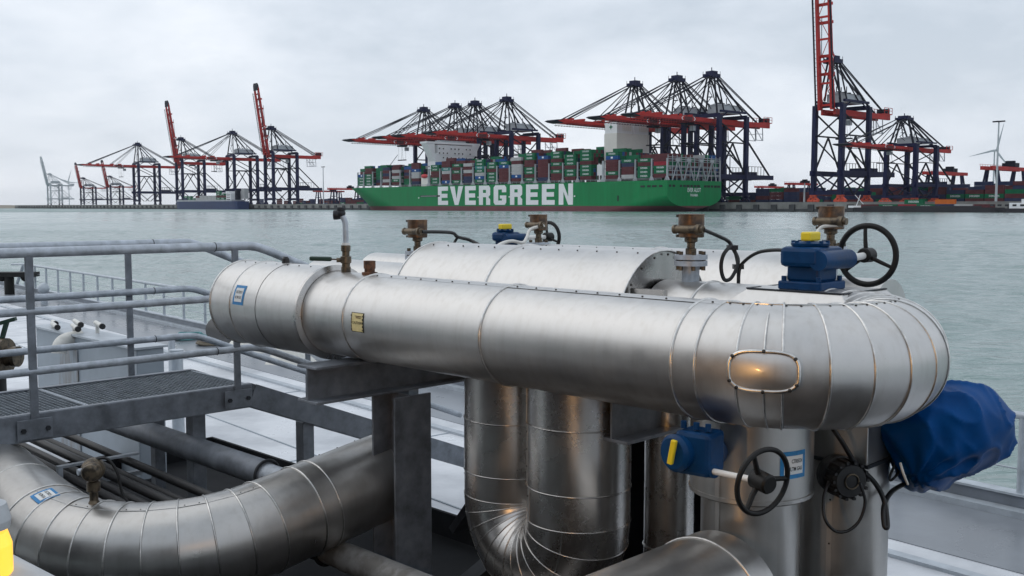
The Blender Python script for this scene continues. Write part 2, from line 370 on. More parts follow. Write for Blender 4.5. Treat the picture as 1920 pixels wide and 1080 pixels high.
PD = Vector((0.7526, 0.6585, 0)); DS = Vector((-0.6585, 0.7526, 0)); S0 = Vector((109.4, 717, 0))   # inland, along quay, stern corner of the big ship
YAW = math.atan2(PD.y, PD.x)
def Q(t, wv, z=0): return S0 + DS * t + PD * wv + Vector((0, 0, z))
def t_of(px, wv):
    k = (px - 960) / 1900; x0 = S0.x + PD.x * wv; y0 = S0.y + PD.y * wv
    return (x0 - k * y0) / (-DS.x + k * DS.y)
QZ = 6.0
mb = MB()
mb.box(Q(620, 64 + 450, QZ / 2 - 1), (900, 2400, QZ + 2), PD, DS)
quay = tag(mb.build('quay', 'concrete'), kind='structure')
mb = MB(); mb.box(Q(620, 66 + 446, QZ + 0.05), (890, 2390, 0.1), PD, DS); tag(mb.build('quay_apron', 'yard_ground'), kind='structure')
mb = MB(); mb.box((0, 0, 0), (1.2, 4.5, 4.6), PD, DS)
fme = mb.mesh('fender', 'concrete_dark')
t = -330
while t < 1800:
    o = bpy.data.objects.new('fender', fme); COL.objects.link(o); o.parent = quay; o.location = Q(t, 63.3, 2.6)
    t += 15.0 if t < 100 else 17.0
mb = MB(); mb.box(Q(620, 63.75, 0.9), (0.5, 2400, 1.9), PD, DS); mb.build('tide_line', 'concrete_dark', quay)
mb = MB(); mb.box(Q(620, 64.4, QZ + 0.35), (0.7, 2398, 0.5), PD, DS); mb.build('kerb_beam', 'concrete', quay)
# low sandy shore beyond the end of the quay
mb = MB(); vs = []; n = 60
for i in range(n + 1):
    x = -2400 + 1300 * i / n; y = 2150 + 0.12 * (x + 1700) + 20 * math.sin(i * .7)
    hgt = (5.0 + 1.6 * math.sin(i * .5) + 1.2 * math.sin(i * 1.7 + 1)) * (1 if i < n - 8 else (n - i) / 8)
    vs += [(x, y, -0.5), (x, y + 40, hgt * .5), (x, y + 110, hgt), (x, y + 400, hgt)]
mb.add(vs, [(4 * i + j, 4 * i + 4 + j, 4 * i + 5 + j, 4 * i + 1 + j) for i in range(n) for j in range(3)], True)
tag(mb.build('sandy_shore', 'sand'), kind='structure')

# ------------------------------------------------------------------ the container ship
ship = thing('container_ship', 'huge green container ship moored along the quay with white lettering on its side', 'ship', S0, 0)
BE, DK = 61.5, 22.1
def half(t, z):
    zz = min(max(z, 0), DK) / DK; ts = 424 + 26 * zz ** 1.15; te = 325 + 62 * zz
    h = BE / 2
    if t > te:
        s_ = min((t - te) / (ts - te), 1); h *= max(0, 1 - s_ ** (1.7 + .9 * zz))
    zc = 11.5 - .18 * t; zb = 2.3 - .27 * t
    if z < zc:
        q = min((zc - z) / (zc - zb), 1); h = min(h, BE / 2 * math.sqrt(max(0, 1 - q * q)))
    return h
def shp(t, z, side): return Q(t, BE / 2 - side * half(t, z), z)
def hull_part(name, z0, z1, nz, m, tap=False):
    mb = MB(); nt_ = 72
    tau = [(i / 24) * .16 for i in range(24)] + [.16 + .54 * i / 12 for i in range(12)] + [.70 + .30 * i / 36 for i in range(37)]
    for side in (1, -1):
        vs = []
        for j in range(nz + 1):
            z = z0 + (z1 - z0) * j / nz; ts = 424 + 26 * (min(max(z, 0), DK) / DK) ** 1.15
            vs += [shp(tt * ts, z, side) for tt in tau]
        n = len(tau)
        mb.add(vs, [((j * n + i, j * n + i + 1, (j + 1) * n + i + 1, (j + 1) * n + i) if side == -1 else (j * n + i, (j + 1) * n + i, (j + 1) * n + i + 1, j * n + i + 1)) for j in range(nz) for i in range(n - 1)], True)
    vs = []                                                         # transom
    for j in range(nz + 1):
        z = z0 + (z1 - z0) * j / nz; vs += [shp(0, z, 1), shp(0, z, -1)]
    mb.add(vs, [(2 * j, 2 * j + 1, 2 * j + 3, 2 * j + 2) for j in range(nz)])
    return mb.build(name, m, ship)
hull_part('hull', 3.9, DK, 22, 'ship_green'); hull_part('boot_topping', -2, 3.9, 10, 'ship_boot')
mb = MB(); tt = [449.9 * i / 60 for i in range(61)]
mb.add([shp(t, DK - .02, 1) for t in tt] + [shp(t, DK - .02, -1) for t in tt], [(i, i + 1, 62 + i, 61 + i) for i in range(60)]); mb.build('deck', 'ship_grey', ship)
# painted name on the side: block letters
def rect(x0, x1, y0, y1): return [(x0, y0), (x1, y0), (x1, y1), (x0, y1)]
GLY = {
 'E': [rect(0, .36, 0, 1), rect(.36, 1, 0, .23), rect(.36, .94, .39, .61), rect(.36, 1, .77, 1)],
 'V': [[(0, 1), (.36, 0), (.5, 0), (.5, .34), (.36, 1)], [(.5, 0), (.64, 0), (1, 1), (.64, 1), (.5, .34)]],
 'R': [rect(0, .36, 0, 1), [(.36, .78), (.86, .78), (1, .88), (.88, 1), (.36, 1)], [(.63, .62), (.86, .42), (1, .52), (1, .88), (.86, .78), (.63, .78)], [(.36, .40), (.84, .40), (.86, .42), (.63, .62), (.36, .62)], [(.64, 0), (1, 0), (1, .28), (.84, .40), (.64, .40)]],
 'G': [[(0, .12), (.12, 0), (.36, .22), (.36, .78), (.12, 1), (0, .88)], [(.12, 1), (.36, .78), (.66, .78), (.88, 1)], [(.66, .64), (1, .64), (1, .88), (.88, 1), (.66, .78)], [(.12, 0), (.88, 0), (.66, .22), (.36, .22)], [(.66, .22), (.88, 0), (1, .12), (1, .48), (.66, .48)], rect(.5, .66, .32, .48)],
 'N': [rect(0, .33, 0, 1), rect(.67, 1, 0, 1), [(.33, .62), (.67, 0), (.67, .38), (.33, 1)]],
}
LZ0, LZ1 = 4.9, 21.3
zx = [(728, 803), (818, 916), (930, 1010), (1034, 1118), (1144, 1238), (1266, 1357), (1386, 1477), (1504, 1600), (1630, 1736)]
for ch, (x0, x1) in zip('EVERGREEN', zx):
    ta, tb = t_of(640 + x0 / 4, 0), t_of(640 + x1 / 4, 0)
    mb = MB()
    for poly in GLY[ch]: mb.prism([(p[0] * (ta - tb), p[1] * (LZ1 - LZ0)) for p in poly], Q(ta, -.10, LZ0), -DS, EZ, .06)
    mb.build('painted_letter', 'ship_white', ship)
mb = MB(); text_on(mb, 'EVER ALOT', Q(-.15, BE / 2 - 1, 15.4), PD, EZ, 15, 3.0); text_on(mb, 'PANAMA', Q(-.15, BE / 2 - 1, 11.7), PD, EZ, 8.5, 1.9)
mb.build('stern_lettering', 'ship_white', ship)
for i in range(15):                                                  # mooring openings across the transom and round the quarter
    if i in (2, 9): continue
    wv = 3 + i * 3.95; mb = MB(); mb.box(Q(-.12, wv, 18.2), (2.2 + (i % 3) * .5, .3, 1.6), PD, DS); mb.build('mooring_opening', 'dark_gap', ship)
for t, wd in ((6, 3), (12, 4), (17, 3), (23, 4)):
    mb = MB(); mb.box(Q(t, -.12, 18.0), (.3, wd, 1.4), PD, DS); mb.build('mooring_opening', 'dark_gap', ship)
mb = MB(); mb.box(Q(t_of(807, 0), -.1, 13.0), (.3, 30, 1.5), PD, DS); mb.build('shell_door', 'dark_gap', ship)
mb = MB(); mb.box(Q(t_of(805, 0), -.35, 13.0), (.3, 24, .5), PD, DS); mb.build('gangway', 'ship_grey', ship)
mb = MB(); mb.box(Q(47, -.1, 9.5), (.3, 1.2, 4.2), PD, DS); mb.build('draught_mark', 'dark_gap', ship)
for px in (733, 786, 897, 955, 1077):
    mb = MB(); mb.box(Q(t_of(px, 0), -.1 if px > 740 else .2, 11.5 if px > 740 else 12), (.3, 1.3, 1.1), PD, DS); mb.build('tug_mark', 'ship_white', ship)

# containers
CT, CL, CW = 2.86, 12.1, 2.44
def cont_mesh(cm):
    mb = MB(); x0, x1, h = -CW / 2, CW / 2, CT - .09
    vs = []; n = 20
    prof = [(-CL / 2, 0)]
    for i in range(n):
        y = -CL / 2 + .35 + (CL - .7) * i / n; st = (CL - .7) / n
        prof += [(y, .0 if i == 0 else .07), (y + st * .25, .07), (y + st * .5, 0), (y + st * .75, 0)]
    prof += [(CL / 2 - .35, .0), (CL / 2, 0)]
    m = len(prof)
    for sx in (-1, 1):
        vs = [Vector((sx * (CW / 2 - d), y, z)) for z in (.16, h - .12) for y, d in prof]
        mb.add(vs, [(i, i + 1, m + i + 1, m + i) if sx == 1 else (i, m + i, m + i + 1, i + 1) for i in range(m - 1)])
        for z0, z1 in ((0, .16), (h - .12, h)): mb.mm(sx * CW / 2 - sx * .1, sx * CW / 2, -CL / 2, CL / 2, z0, z1)
    mb.mm(x0 + .1, x1 - .1, -CL / 2 + .02, CL / 2 - .02, h - .06, h - .02); mb.mm(x0 + .1, x1 - .1, -CL / 2 + .02, CL / 2 - .02, .02, .1)
    for sy in (-1, 1):
        mb.mm(x0 + .1, x1 - .1, sy * (CL / 2 - .12), sy * (CL / 2 - .05), .1, h - .06)
        for xx in (-.55, -.2, .2, .55): mb.mm(xx - .03, xx + .03, sy * (CL / 2 - .05), sy * CL / 2, .1, h - .1)
    return mb.mesh('container', cm)
CK = {'G': 'c_green', 'M': 'c_maroon', 'B': 'c_blue', 'N': 'c_navy', 'W': 'c_white', 'T': 'c_teal', 'R': 'c_red', 'O': 'c_orange'}
CNAME = {'G': 'green', 'M': 'dark maroon', 'B': 'bright blue', 'N': 'navy blue', 'W': 'pale grey', 'T': 'teal', 'R': 'crimson', 'O': 'orange'}
CME = {k: cont_mesh(v) for k, v in CK.items()}
mb = MB(); text_on(mb, 'EVERGREEN', Vector((-CW / 2 - .02, 0, 1.45)), Vector((0, -1, 0)), EZ, 6.6, 1.25); LETT = mb.mesh('lettering', 'ship_white')
mb = MB(); mb.mm(-CW / 2 - .04, -CW / 2 - .01, -1.0, 1.0, .8, 2.1); LOGO = mb.mesh('logo_panel', 'ship_white')
def container(t, wv, z, k, label, group, lett=None, yaw=YAW):
    o = bpy.data.objects.new('shipping_container', CME[k]); COL.objects.link(o); o.location = Q(t, wv, z); o.rotation_euler = (0, 0, yaw)
    tag(o, label, 'container', group)
    if k in 'GT' and lett is not False or lett == 1:
        c = bpy.data.objects.new('lettering', LETT); COL.objects.link(c); c.parent = o
    elif k == 'B' or lett == 2:
        c = bpy.data.objects.new('logo_panel', LOGO); COL.objects.link(c); c.parent = o
    return o
Z2 = lambda x: 640 + x / 4
Z3 = lambda x: 1000 + x / 3.6
BAYS = [  # left px, right px, stack from the deck upwards
 (Z2(118), Z2(165), 'GGGB'), (Z2(172), Z2(232), 'GGGGMM'), (Z2(240), Z2(296), ''), (Z2(302), Z2(364), 'MWMNMN'), (Z2(370), Z2(437), 'MGWMWM'), (Z2(445), Z2(510), ''),
 (Z2(518), Z2(582), 'NMWWBMM'), (Z2(663), Z2(730), 'GGMMGG'), (Z2(742), Z2(815), 'BMMWTMM'), (Z2(822), Z2(893), 'GMMGMG'), (Z2(903), Z2(980), 'NNMWMW'),
 (Z2(990), Z2(1068), 'GBWGTGG'), (Z2(1080), Z2(1158), 'GGGMGG'), (Z2(1168), Z2(1252), 'MMMMBG'), (Z2(1262), Z2(1345), 'MBWWWMW'), (Z2(1357), Z2(1445), 'GMGGMMGG'),
 (Z2(1455), Z2(1547), 'NMMMMMB'), (Z2(1557), Z2(1645), 'MMGMGMGG'), (Z2(1660), Z2(1748), 'MGGMGGG'), (Z2(1770), Z2(1870), 'MGGGMGGG'),
 (Z3(472), Z3(562), 'MGMMMBG'), (Z3(578), Z3(668), 'WMMNG'), (Z3(685), Z3(780), 'GGGMG'), (Z3(795), Z3(890), 'MGGRM')]
BASE = DK + 1.9
inner = MB(); KS = list('GMMGWNBMG'); IM = [CK[k] for k in 'GMBNWTR']; IX = {k: i for i, k in enumerate('GMBNWTR')}
def half_deck(t): return half(t, DK)
for bi, (x0, x1, st) in enumerate(BAYS):
    ta, tb = t_of(x0, 0), t_of(x1, 0); tm = (ta + tb) / 2
    off = BE / 2 - min(half_deck(tm + 7), BE / 2)
    w0 = off + (1.3 if off < .5 else .4)
    if bi == 0: w0 += 1
    for k, c in enumerate(st):
        has = c in 'GT'
        container(tm, w0 + CW / 2, BASE + k * CT, c, '%s container%s, %s ship bay from the bow, %s tier up' % (CNAME[c], ' with lettering' if has else '', ordn(bi + 1), ordn(k + 1)), 'containers stacked on the green ship')
    nrow = int((BE - 2 * w0) / 2.52); top = max(len(st), 6 if bi < 8 else 5)
    for r in range(1, nrow):
        nt2 = (len(st) if bi >= 7 else 6) + (random.choice((0, 0, 0, 1)) if r > 1 else 0)
        if bi in (2, 5): nt2 = 6 + (r > 2)
        if bi >= 21: nt2 = min(nt2, 6)
        for k in range(max(0, (len(st) - 2) if 2 < r < nrow - 1 else 0), nt2):
            inner.cur = IX[random.choice(KS)]
            inner.box(Q(tm, w0 + 2.52 * r + CW / 2, BASE + k * CT + CT / 2), (CW, CL, CT - .12), PD, DS)
tm = 7.0                                                             # the aftmost bay, seen from astern
for r in range(23):
    for k in range(5 + (r % 5 == 1)):
        inner.cur = IX[random.choice('MNNMGM')]; inner.box(Q(tm + 2.5, 2 + 2.52 * r + CW / 2, BASE + k * CT + CT / 2), (CW, CL, CT - .12), PD, DS)
tag(inner.build('inner_container_stacks', IM), 'inner rows of mixed containers filling the deck of the green ship', 'containers', kind='stuff')
# lashing bridges between the bays
edges = sorted({round(t_of(x, 0), 2) for b in BAYS for x in (b[0],)} | {round(t_of(BAYS[-1][1], 0) - 1.2, 2)} | {t_of(Z2(656), 0), t_of(Z3(466), 0)})
for t in edges:
    tq = t + .9; off = BE / 2 - min(half_deck(tq + 4), BE / 2); hh = 15.5
    mb = MB()
    mb.box(Q(tq, off + .8, DK + hh / 2), (1.0, .9, hh), PD, DS)
    mb.box(Q(tq, BE - off - .8, DK + hh / 2), (1.0, .9, hh), PD, DS)
    for s_ in (-1, 1): mb.bar(Q(tq, off + .7, DK + 3.6), Q(tq + s_ * 1.9, off + .7, DK), .7, .7)
    for z in (4.2, 9.5, hh - .5): mb.box(Q(tq, BE / 2, DK + z), (BE - 2 * off - 1, .8, .5), PD, DS)
    mb.build('lashing_bridge', 'ship_grey', ship)
mb = MB()                                                            # lattice across the stern
for i in range(13):
    wv = 1.2 + i * (BE - 2.4) / 12; mb.box(Q(.7, wv, DK + 9), (.42, .42, 18), PD, DS)
for z in (3.4, 6.8, 10.2, 13.4, 16.4): mb.box(Q(.5, BE / 2, DK + z), (BE - 2, .35, .35), PD, DS)
mb.build('stern_lashing_bridge', 'ship_grey', ship)
for c in (11, 23.5, 37.5, 50):
    mb = MB()
    for s_ in (-1, 1): mb.bar(Q(-.05, c, DK + 14.5), Q(-.05, c + s_ * 5.6, DK), .6, .6)
    mb.box(Q(-.05, c, DK + 14.6), (4.4, .7, 2.0), PD, DS); mb.build('lashing_strut', 'ship_grey', ship)
mb = MB()                                                            # guard rail and walkway along the deck edge
for z in (.9, 1.6): mb.box(Q(196, .45, DK + z), (.16, 380, .16), PD, DS)
for i in range(76): mb.box(Q(6 + 5 * i, .45, DK + .8), (.16, .16, 1.6), PD, DS)
mb.build('guard_rail', 'ship_grey', ship)
# wheelhouse block
tW = t_of(796, 0); acc = MB()
acc.box(Q(tW, BE / 2, (DK + 52) / 2), (44, 12, 52 - DK), PD, DS)
acc.box(Q(tW, BE / 2 + 4, 55.5), (46, 12.6, 9.0), PD, DS)
ac = acc.build('wheelhouse_block', 'ship_white', ship)
mb = MB(); mb.box(Q(tW, BE / 2, 61.9), (BE + 1.5, 10.5, 1.8), PD, DS); mb.build('bridge_deck', 'ship_white', ac)
for s_ in (-1, 1):
    mb = MB(); c0 = BE / 2 + s_ * 22
    mb.prism([(c0, 45), (c0 + s_ * 9, 60.9), (c0, 60.9)][::s_], Q(tW - 5, 0), PD, EZ, -9); mb.build('wing_bracket', 'ship_white', ac)
mb = MB(); mb.box(Q(tW, BE / 2, 63.6), (30, 8, 1.6), PD, DS); mb.build('wheelhouse_top', 'ship_grey', ac)
for lev in range(3):
    for i in range(9):
        if (i * 7 + lev * 3) % 4 == 0: continue
        mb = MB(); mb.box(Q(tW - 6.57, 13 + i * 4.5, 48.5 + lev * 4.1), (1.1, .3, 1.2), PD, DS); mb.build('window', 'window_dark', ac)
for lev in range(2):
    for i in range(3):
        mb = MB(); mb.box(Q(tW - 4 + i * 4, 8.72, 35.5 + lev * 5), (.3, 1.3, 1.2), PD, DS); mb.build('window', 'window_dark', ac)
mb = MB(); mb.box(Q(tW, 4.5, DK + 5), (7, 11.5, 10), PD, DS); mb.build('lower_house', 'ship_cream', ac)
mb = MB(); b_ = Q(tW, .6, DK + 9.2); mb.tube([b_ - DS * 4.5, b_ - DS * 3.4, b_, b_ + DS * 3.2, b_ + DS * 4.5], [.3, 1.5, 1.9, 1.6, .4], 12); mb.build('lifeboat', 'lifeboat', ac)
# funnel casing
tF = t_of(1117, 0); fn = MB(); fn.box(Q(tF - 1, BE / 2 + 2, (DK + 59) / 2), (37, 13, 59 - DK), PD, DS); fo = fn.build('funnel_casing', 'ship_cream', ship)
for i, c in enumerate((22.2, 41.8)):
    mb = MB(); mb.box(Q(tF - 1, BE / 2 + 2 - 9.3 + i * 18.8, 63.2), (17.4, 12.4, 8.4), PD, DS); mb.build('funnel', 'ship_white', fo)
    for k in range(5):
        mb = MB(); mb.box(Q(tF - 7.32, BE / 2 + 2 - 9.3 + i * 18.8 - 2 + k * 2.1, 63.4), (1.2, .3, 4.6), PD, DS); mb.build('louvre', 'ship_cream', fo)
    if i == 0:
        mb = MB(); o_ = Q(tF - 1, BE / 2 + 2 - 18.1, 63.8)
        mb.prism([(0, 2.2), (-.6, .6), (-2.2, 0), (-.6, -.6), (0, -2.2), (.6, -.6), (2.2, 0), (.6, .6)], o_, -DS, EZ, .06); mb.build('emblem', 'c_green', fo)
mb = MB(); mb.box(Q(tF - 1, 7, DK + 6.5), (5, 9, 13), PD, DS); mb.build('engine_room_house', 'ship_white', fo)
for k in range(3):
    mb = MB(); mb.box(Q(tF - 3.6 + k * 3.0, 4.42, DK + 3.2), (.3, 1.6, 3.4), PD, DS); mb.build('doorway', 'dark_gap', fo)
mb = MB(); mb.bar(Q(t_of(700, 4), 12, DK + 8), Q(t_of(722, 4), 20, DK + 32), .5, .5); mb.bar(Q(t_of(708, 4), 12, DK + 8), Q(t_of(712, 4), 16, DK + 20), .9, .9); mb.build('foremast', 'ship_grey', ship)
# broken water along the stern quarter
mb = MB(); vs = []; nn_ = 50
for i in range(nn_):
    t = 150 - 190 * i / nn_; wd = 1.2 + 1.4 * random.random(); o_ = -2.5 - 2.5 * random.random()
    c = Q(t, o_, .03); l = 1.0 + 4 * random.random()
    mb.add([c - DS * l, c - PD * wd, c + DS * l, c + PD * wd * .6], [(0, 1, 2, 3)])
tag(mb.build('wake_foam', 'foam'), 'thin line of white foam along the waterline of the green ship', 'foam', kind='stuff')

# ------------------------------------------------------------------ ship-to-shore cranes
def crane(raised=False, bogie='crane_navy', boom_ang=81, pale=False):
    nv, bk, rd, hs = ('crane_pale',) * 4 if pale else ('crane_navy', 'crane_black', 'crane_red', 'crane_house')
    t = thing('quay_crane', '', 'crane')
    W, LQ, ZG = 34, 10.5, 62
    for wv in (0, W):
        for q in (-LQ, LQ):
            mb = MB(); mb.mm(wv - 1.8, wv + 1.8, q - 1.35, q + 1.35, 5.5, ZG + 4.5)
            mb.bar((wv, q, 30), (wv, q, 16), 3.6, 2.4, Vector((1, 0, 0))); mb.build('leg', nv, t, local=True)
            mb = MB()
            for k in (-3.6, -1.2, 1.2, 3.6): mb.lathe((wv - .6, q + k, .8), Vector((1, 0, 0)), [(0, 0), (.8, 0), (.8, 1.2), (0, 1.2)], 10)
            for k in (-2.4, 2.4): mb.bar((wv, q + k - 2.3, 1.6), (wv, q + k + 2.3, 1.6), 1.5, 1.2); mb.bar((wv, q + k - 1.9, 1.8), (wv, q + k * .4, 4.4), 1.2, .9); mb.bar((wv, q + k + 1.9, 1.8), (wv, q + k * .6, 4.4), 1.2, .9)
            mb.box((wv, q, 4.9), (2.2, 4.5, 1.1)); mb.build('bogie', bogie, t, local=True)
        mb = MB(); mb.mm(wv - 1, wv + 1, -LQ - 3, LQ + 3, 5.6, 8.4); mb.build('sill_beam', nv, t, local=True); mb = MB(); mb.mm(wv - 1.2, wv + 1.2, -LQ, LQ, ZG + 2.6, ZG + 5.6); mb.build('cross_beam', nv, t, local=True); mb = MB()
        mb.bar((wv, -LQ, 22), (wv, LQ, 9), .9, .9); mb.bar((wv, LQ, 22), (wv, -LQ, 9), .9, .9); mb.build('portal_brace', nv, t, local=True)
        mb = MB(); mb.bar((wv, -LQ, 24), (wv, LQ, 44), .8, .8); mb.bar((wv, LQ, 44), (wv, -LQ, 60), .8, .8); mb.build('brace', bk, t, local=True)
    for q in (-LQ, LQ):
        mb = MB(); mb.mm(-4, W + 36, q - .9, q + .9, 18.5, 22); mb.build('portal_beam', nv, t, local=True)
        mb = MB(); mb.bar((1, q, 46), (W - 1, q, 46), .9, 1.0); mb.bar((1, q, 61), (W - 1, q, 46), .8, .9); mb.bar((1.5, q, 22), (17, q, 45.6), .9, 1.0); mb.bar((W - 1.5, q, 22), (17, q, 45.6), .9, 1.0)
        mb.bar((W + 1.5, q, 48), (W + 31, q, 22), 1.0, 1.1); mb.bar((1.4, q, 18.6), (16, q, 6), .9, .9); mb.bar((W - 1.4, q, 18.6), (18, q, 6), .9, .9); mb.build('brace', bk, t, local=True)
        mb = MB(); mb.mm(1.2, W - 1.2, q - .8, q + .8, ZG + 6.4, ZG + 8.0); mb.bar((2, q, ZG + 2), (9, q, ZG + 6.4), .8, .8); mb.bar((W - 2, q, ZG + 2), (W - 9, q, ZG + 6.4), .8, .8); mb.build('top_beam', nv, t, local=True)
    mb = MB(); mb.mm(W + 34, W + 36, -LQ + .9, LQ - .9, 18.8, 21.6); mb.mm(W + 6, W + 20, -7, 7, 22.1, 24.6); mb.build('rear_platform', nv, t, local=True)
    mb = MB()
    for q in (-LQ, LQ):
        mb.bar((W + 4, q, 28.5), (W + 24, q, 28.5), .35, .35)
        for k in range(6): mb.bar((W + 4 + 4 * k, q, 22), (W + 4 + 4 * k, q, 28.5), .3, .3)
    mb.build('guard_frame', bk, t, local=True)
    for q in (-4.7, 4.7):                                            # main girders behind the waterside legs
        mb = MB(); mb.mm(-1, W + 38, q - .9, q + .9, ZG - 2.2, ZG + 1.6); mb.build('girder', rd, t, local=True)
    mb = MB()
    for k in range(9): mb.mm(2 + k * 8.5, 3 + k * 8.5, -3.8, 3.8, ZG - .6, ZG + .6)
    mb.mm(W + 30, W + 41, -5.5, 5.5, ZG + 1.7, ZG + 2.3)
    for x_ in (W + 30, W + 35.5, W + 41):
        for q in (-5.4, 5.4): mb.bar((x_, q, ZG + 2.3), (x_, q, ZG + 6.5), .3, .3)
    for q in (-5.4, 5.4): mb.bar((W + 30, q, ZG + 6.4), (W + 41, q, ZG + 6.4), .35, .35); mb.bar((W + 30, q, ZG + 4.4), (W + 41, q, ZG + 4.4), .3, .3)
    mb.build('girder_ties', rd, t, local=True)
    mb = MB(); mb.mm(W + 36, W + 40, -4, 4, ZG + 2.3, ZG + 6); mb.build('end_cabin', bk, t, local=True)
    mb = MB()
    for q in (-3.5, 3.5):
        for x_ in (W + 22, W + 31): mb.bar((x_, q, ZG - 2.2), (x_ + .8, q, ZG - 12), .5, .5)
        mb.bar((W + 22, q, ZG - 12), (W + 32, q, ZG - 12), .5, .5); mb.bar((W + 22, q, ZG - 7), (W + 32, q, ZG - 7), .4, .4); mb.bar((W + 22, q, ZG - 3), (W + 31, q, ZG - 12), .4, .4)
    mb.build('hanging_frame', hs if not pale else nv, t, local=True)
    mb = MB(); mb.mm(9, W - 4, -7.4, 7.4, ZG + 6.2, ZG + 12.4); h_ = mb.build('machinery_house', hs, t, local=True)
    mb = MB(); mb.prism([(-8, 0), (8, 0), (0, 1.6)], Vector((8.6, 0, ZG + 12.4)), Vector((0, 1, 0)), EZ, 21.8); mb.build('roof', hs, h_, local=True)
    for x_ in (12, 18, 25):
        mb = MB(); mb.bar((x_, 2, ZG + 13), (x_, 2, ZG + 18 + (x_ % 3)), .5, .5); mb.mm(x_ - 1, x_ + 1, -1, 1, ZG + 13.4, ZG + 14.6); mb.build('vent', bk, h_, local=True)
    AP = Vector((4, 0, 96))
    for q in (-1, 1):
        mb = MB(); mb.bar((0, q * 8.5, ZG + 5), (2.6, q * 3.2, 96), 1.0, 1.2); mb.bar((8, q * 8.5, ZG + 8), (5.6, q * 3.2, 96), .9, 1.0); mb.build('mast_leg', bk, t, local=True)
        mb = MB(); mb.bar((W - 2, q * 8.5, ZG + 8), (6, q * 3.2, 95), 1.0, 1.1); mb.bar((W - 11, q * 8.5, ZG + 8), (5.5, q * 3.2, 93), .6, .7); mb.build('back_leg', bk, t, local=True)
        mb = MB(); mb.bar((W + 35, q * 3.6, ZG + 2), (6, q * 3.2, 97), .55, .7); mb.bar((W + 33, q * 3.6, ZG + 2), (6, q * 3.2, 95.6), .4, .5); mb.build('back_stay', bk, t, local=True)
    mb = MB(); mb.mm(-1.5, 8.5, -4.6, 4.6, 94.6, 97.4); mb.mm(.5, 6.5, -3.4, 3.4, 97.4, 99.6)
    for x_, q in ((-1.2, -4.4), (-1.2, 4.4), (8.2, -4.4), (8.2, 4.4), (3.4, -4.4), (3.4, 4.4)): mb.bar((x_, q, 97.4), (x_, q, 99.4), .25, .25)
    mb.bar((3.5, 0, 99.6), (3.5, 0, 102.5), .5, .5); mb.bar((-4.4, 0, 95.4), (-1.5, 0, 95.8), 3, 1.2); mb.build('mast_head', nv, t, local=True)
    mb = MB()
    for k in range(5): mb.bar((1 + .45 * k, -2 + 4 * (k % 2), ZG + 9 + 5 * k), (1.4 + .45 * k, 2 - 4 * (k % 2), ZG + 14 + 5 * k), .4, .4)
    mb.mm(1, 4, -1.4, 1.4, ZG + 18, ZG + 18.5); mb.build('ladder', bk, t, local=True)
    # boom
    rot = Matrix.Translation((-2, 0, ZG + 1)) @ Matrix.Rotation(R_(boom_ang if raised else 0), 4, 'Y') @ Matrix.Translation((2, 0, -ZG - 1))
    def bb(mb, name, m, par=t):
        mb.v = [rot @ v for v in mb.v]; return mb.build(name, m, par, local=True)
    boom = None
    for q in (-4.7, 4.7):
        mb = MB(); mb.prism([(-2, ZG - 2.2), (-2, ZG + 1.6), (-82, ZG + 1.2), (-88, ZG + .2), (-82, ZG - 1.0)], Vector((0, q + .85, 0)), Vector((1, 0, 0)), EZ, 1.7)
        boom = bb(mb, 'boom_girder', rd)
    mb = MB()
    for k in range(6): mb.mm(-6 - 14.6 * k, -4.6 - 14.6 * k, -3.8, 3.8, ZG - .8, ZG + .4)
    for k in range(5): mb.bar((-6 - 14.6 * k, -3.8 if k % 2 else 3.8, ZG), (-20.6 - 14.6 * k, 3.8 if k % 2 else -3.8, ZG), .35, .35)
    bb(mb, 'boom_ties', rd)
    mb = MB()
    for q in (-6.6, 6.6):
        mb.bar((-3, q, ZG - 2.9), (-80, q, ZG - 2.4), 1.0, .25); mb.bar((-3, q, ZG - 1.8), (-80, q, ZG - 1.3), .2, .2)
        for k in range(26): mb.bar((-4 - 3 * k, q, ZG - 2.9), (-4 - 3 * k, q, ZG - 1.8), .2, .2); mb.bar((-4 - 3 * k, q * .8, ZG - 2.2), (-4 - 3 * k, q, ZG - 2.9), .25, .25)
    bb(mb, 'boom_walkway', bk)
    mb = MB(); mb.prism([(-83, ZG - 1.5), (-83, ZG + 1.5), (-89, ZG + 1.0), (-92, ZG), (-89, ZG - .9)], Vector((0, 5.4, 0)), Vector((1, 0, 0)), EZ, 10.8); bb(mb, 'boom_tip', bk)
    for x_ in (-26, -38, -60, -72):
        mb = MB(); mb.mm(x_ - 1, x_ + 1, -5.5, 5.5, ZG + 1.5, ZG + 3.0); bb(mb, 'stay_lug', rd)
    if not pale:
        for q, sg in ((5.65, 1), (-5.65, -1)):
            mb = MB(); mb.prism([(-34.5, ZG - 1.3), (-25.5, ZG - 1.3), (-25.5, ZG + 1.3), (-34.5, ZG + 1.3)], Vector((0, q, 0)), Vector((1, 0, 0)), EZ, -.06 * sg); bb(mb, 'marking_panel', 'c_maroon')
            for xo, d in ((-36.6, -1), (-23.4, 1)):
                mb = MB(); mb.prism([(xo, ZG - 1.6), (xo + d * 1.6, ZG), (xo, ZG + 1.5), (xo - d * .9, ZG + 1.5), (xo + d * .6, ZG), (xo - d * .9, ZG - 1.6)], Vector((0, q, 0)), Vector((1, 0, 0)), EZ, -.06 * sg); bb(mb, 'chevron', 'ship_white')
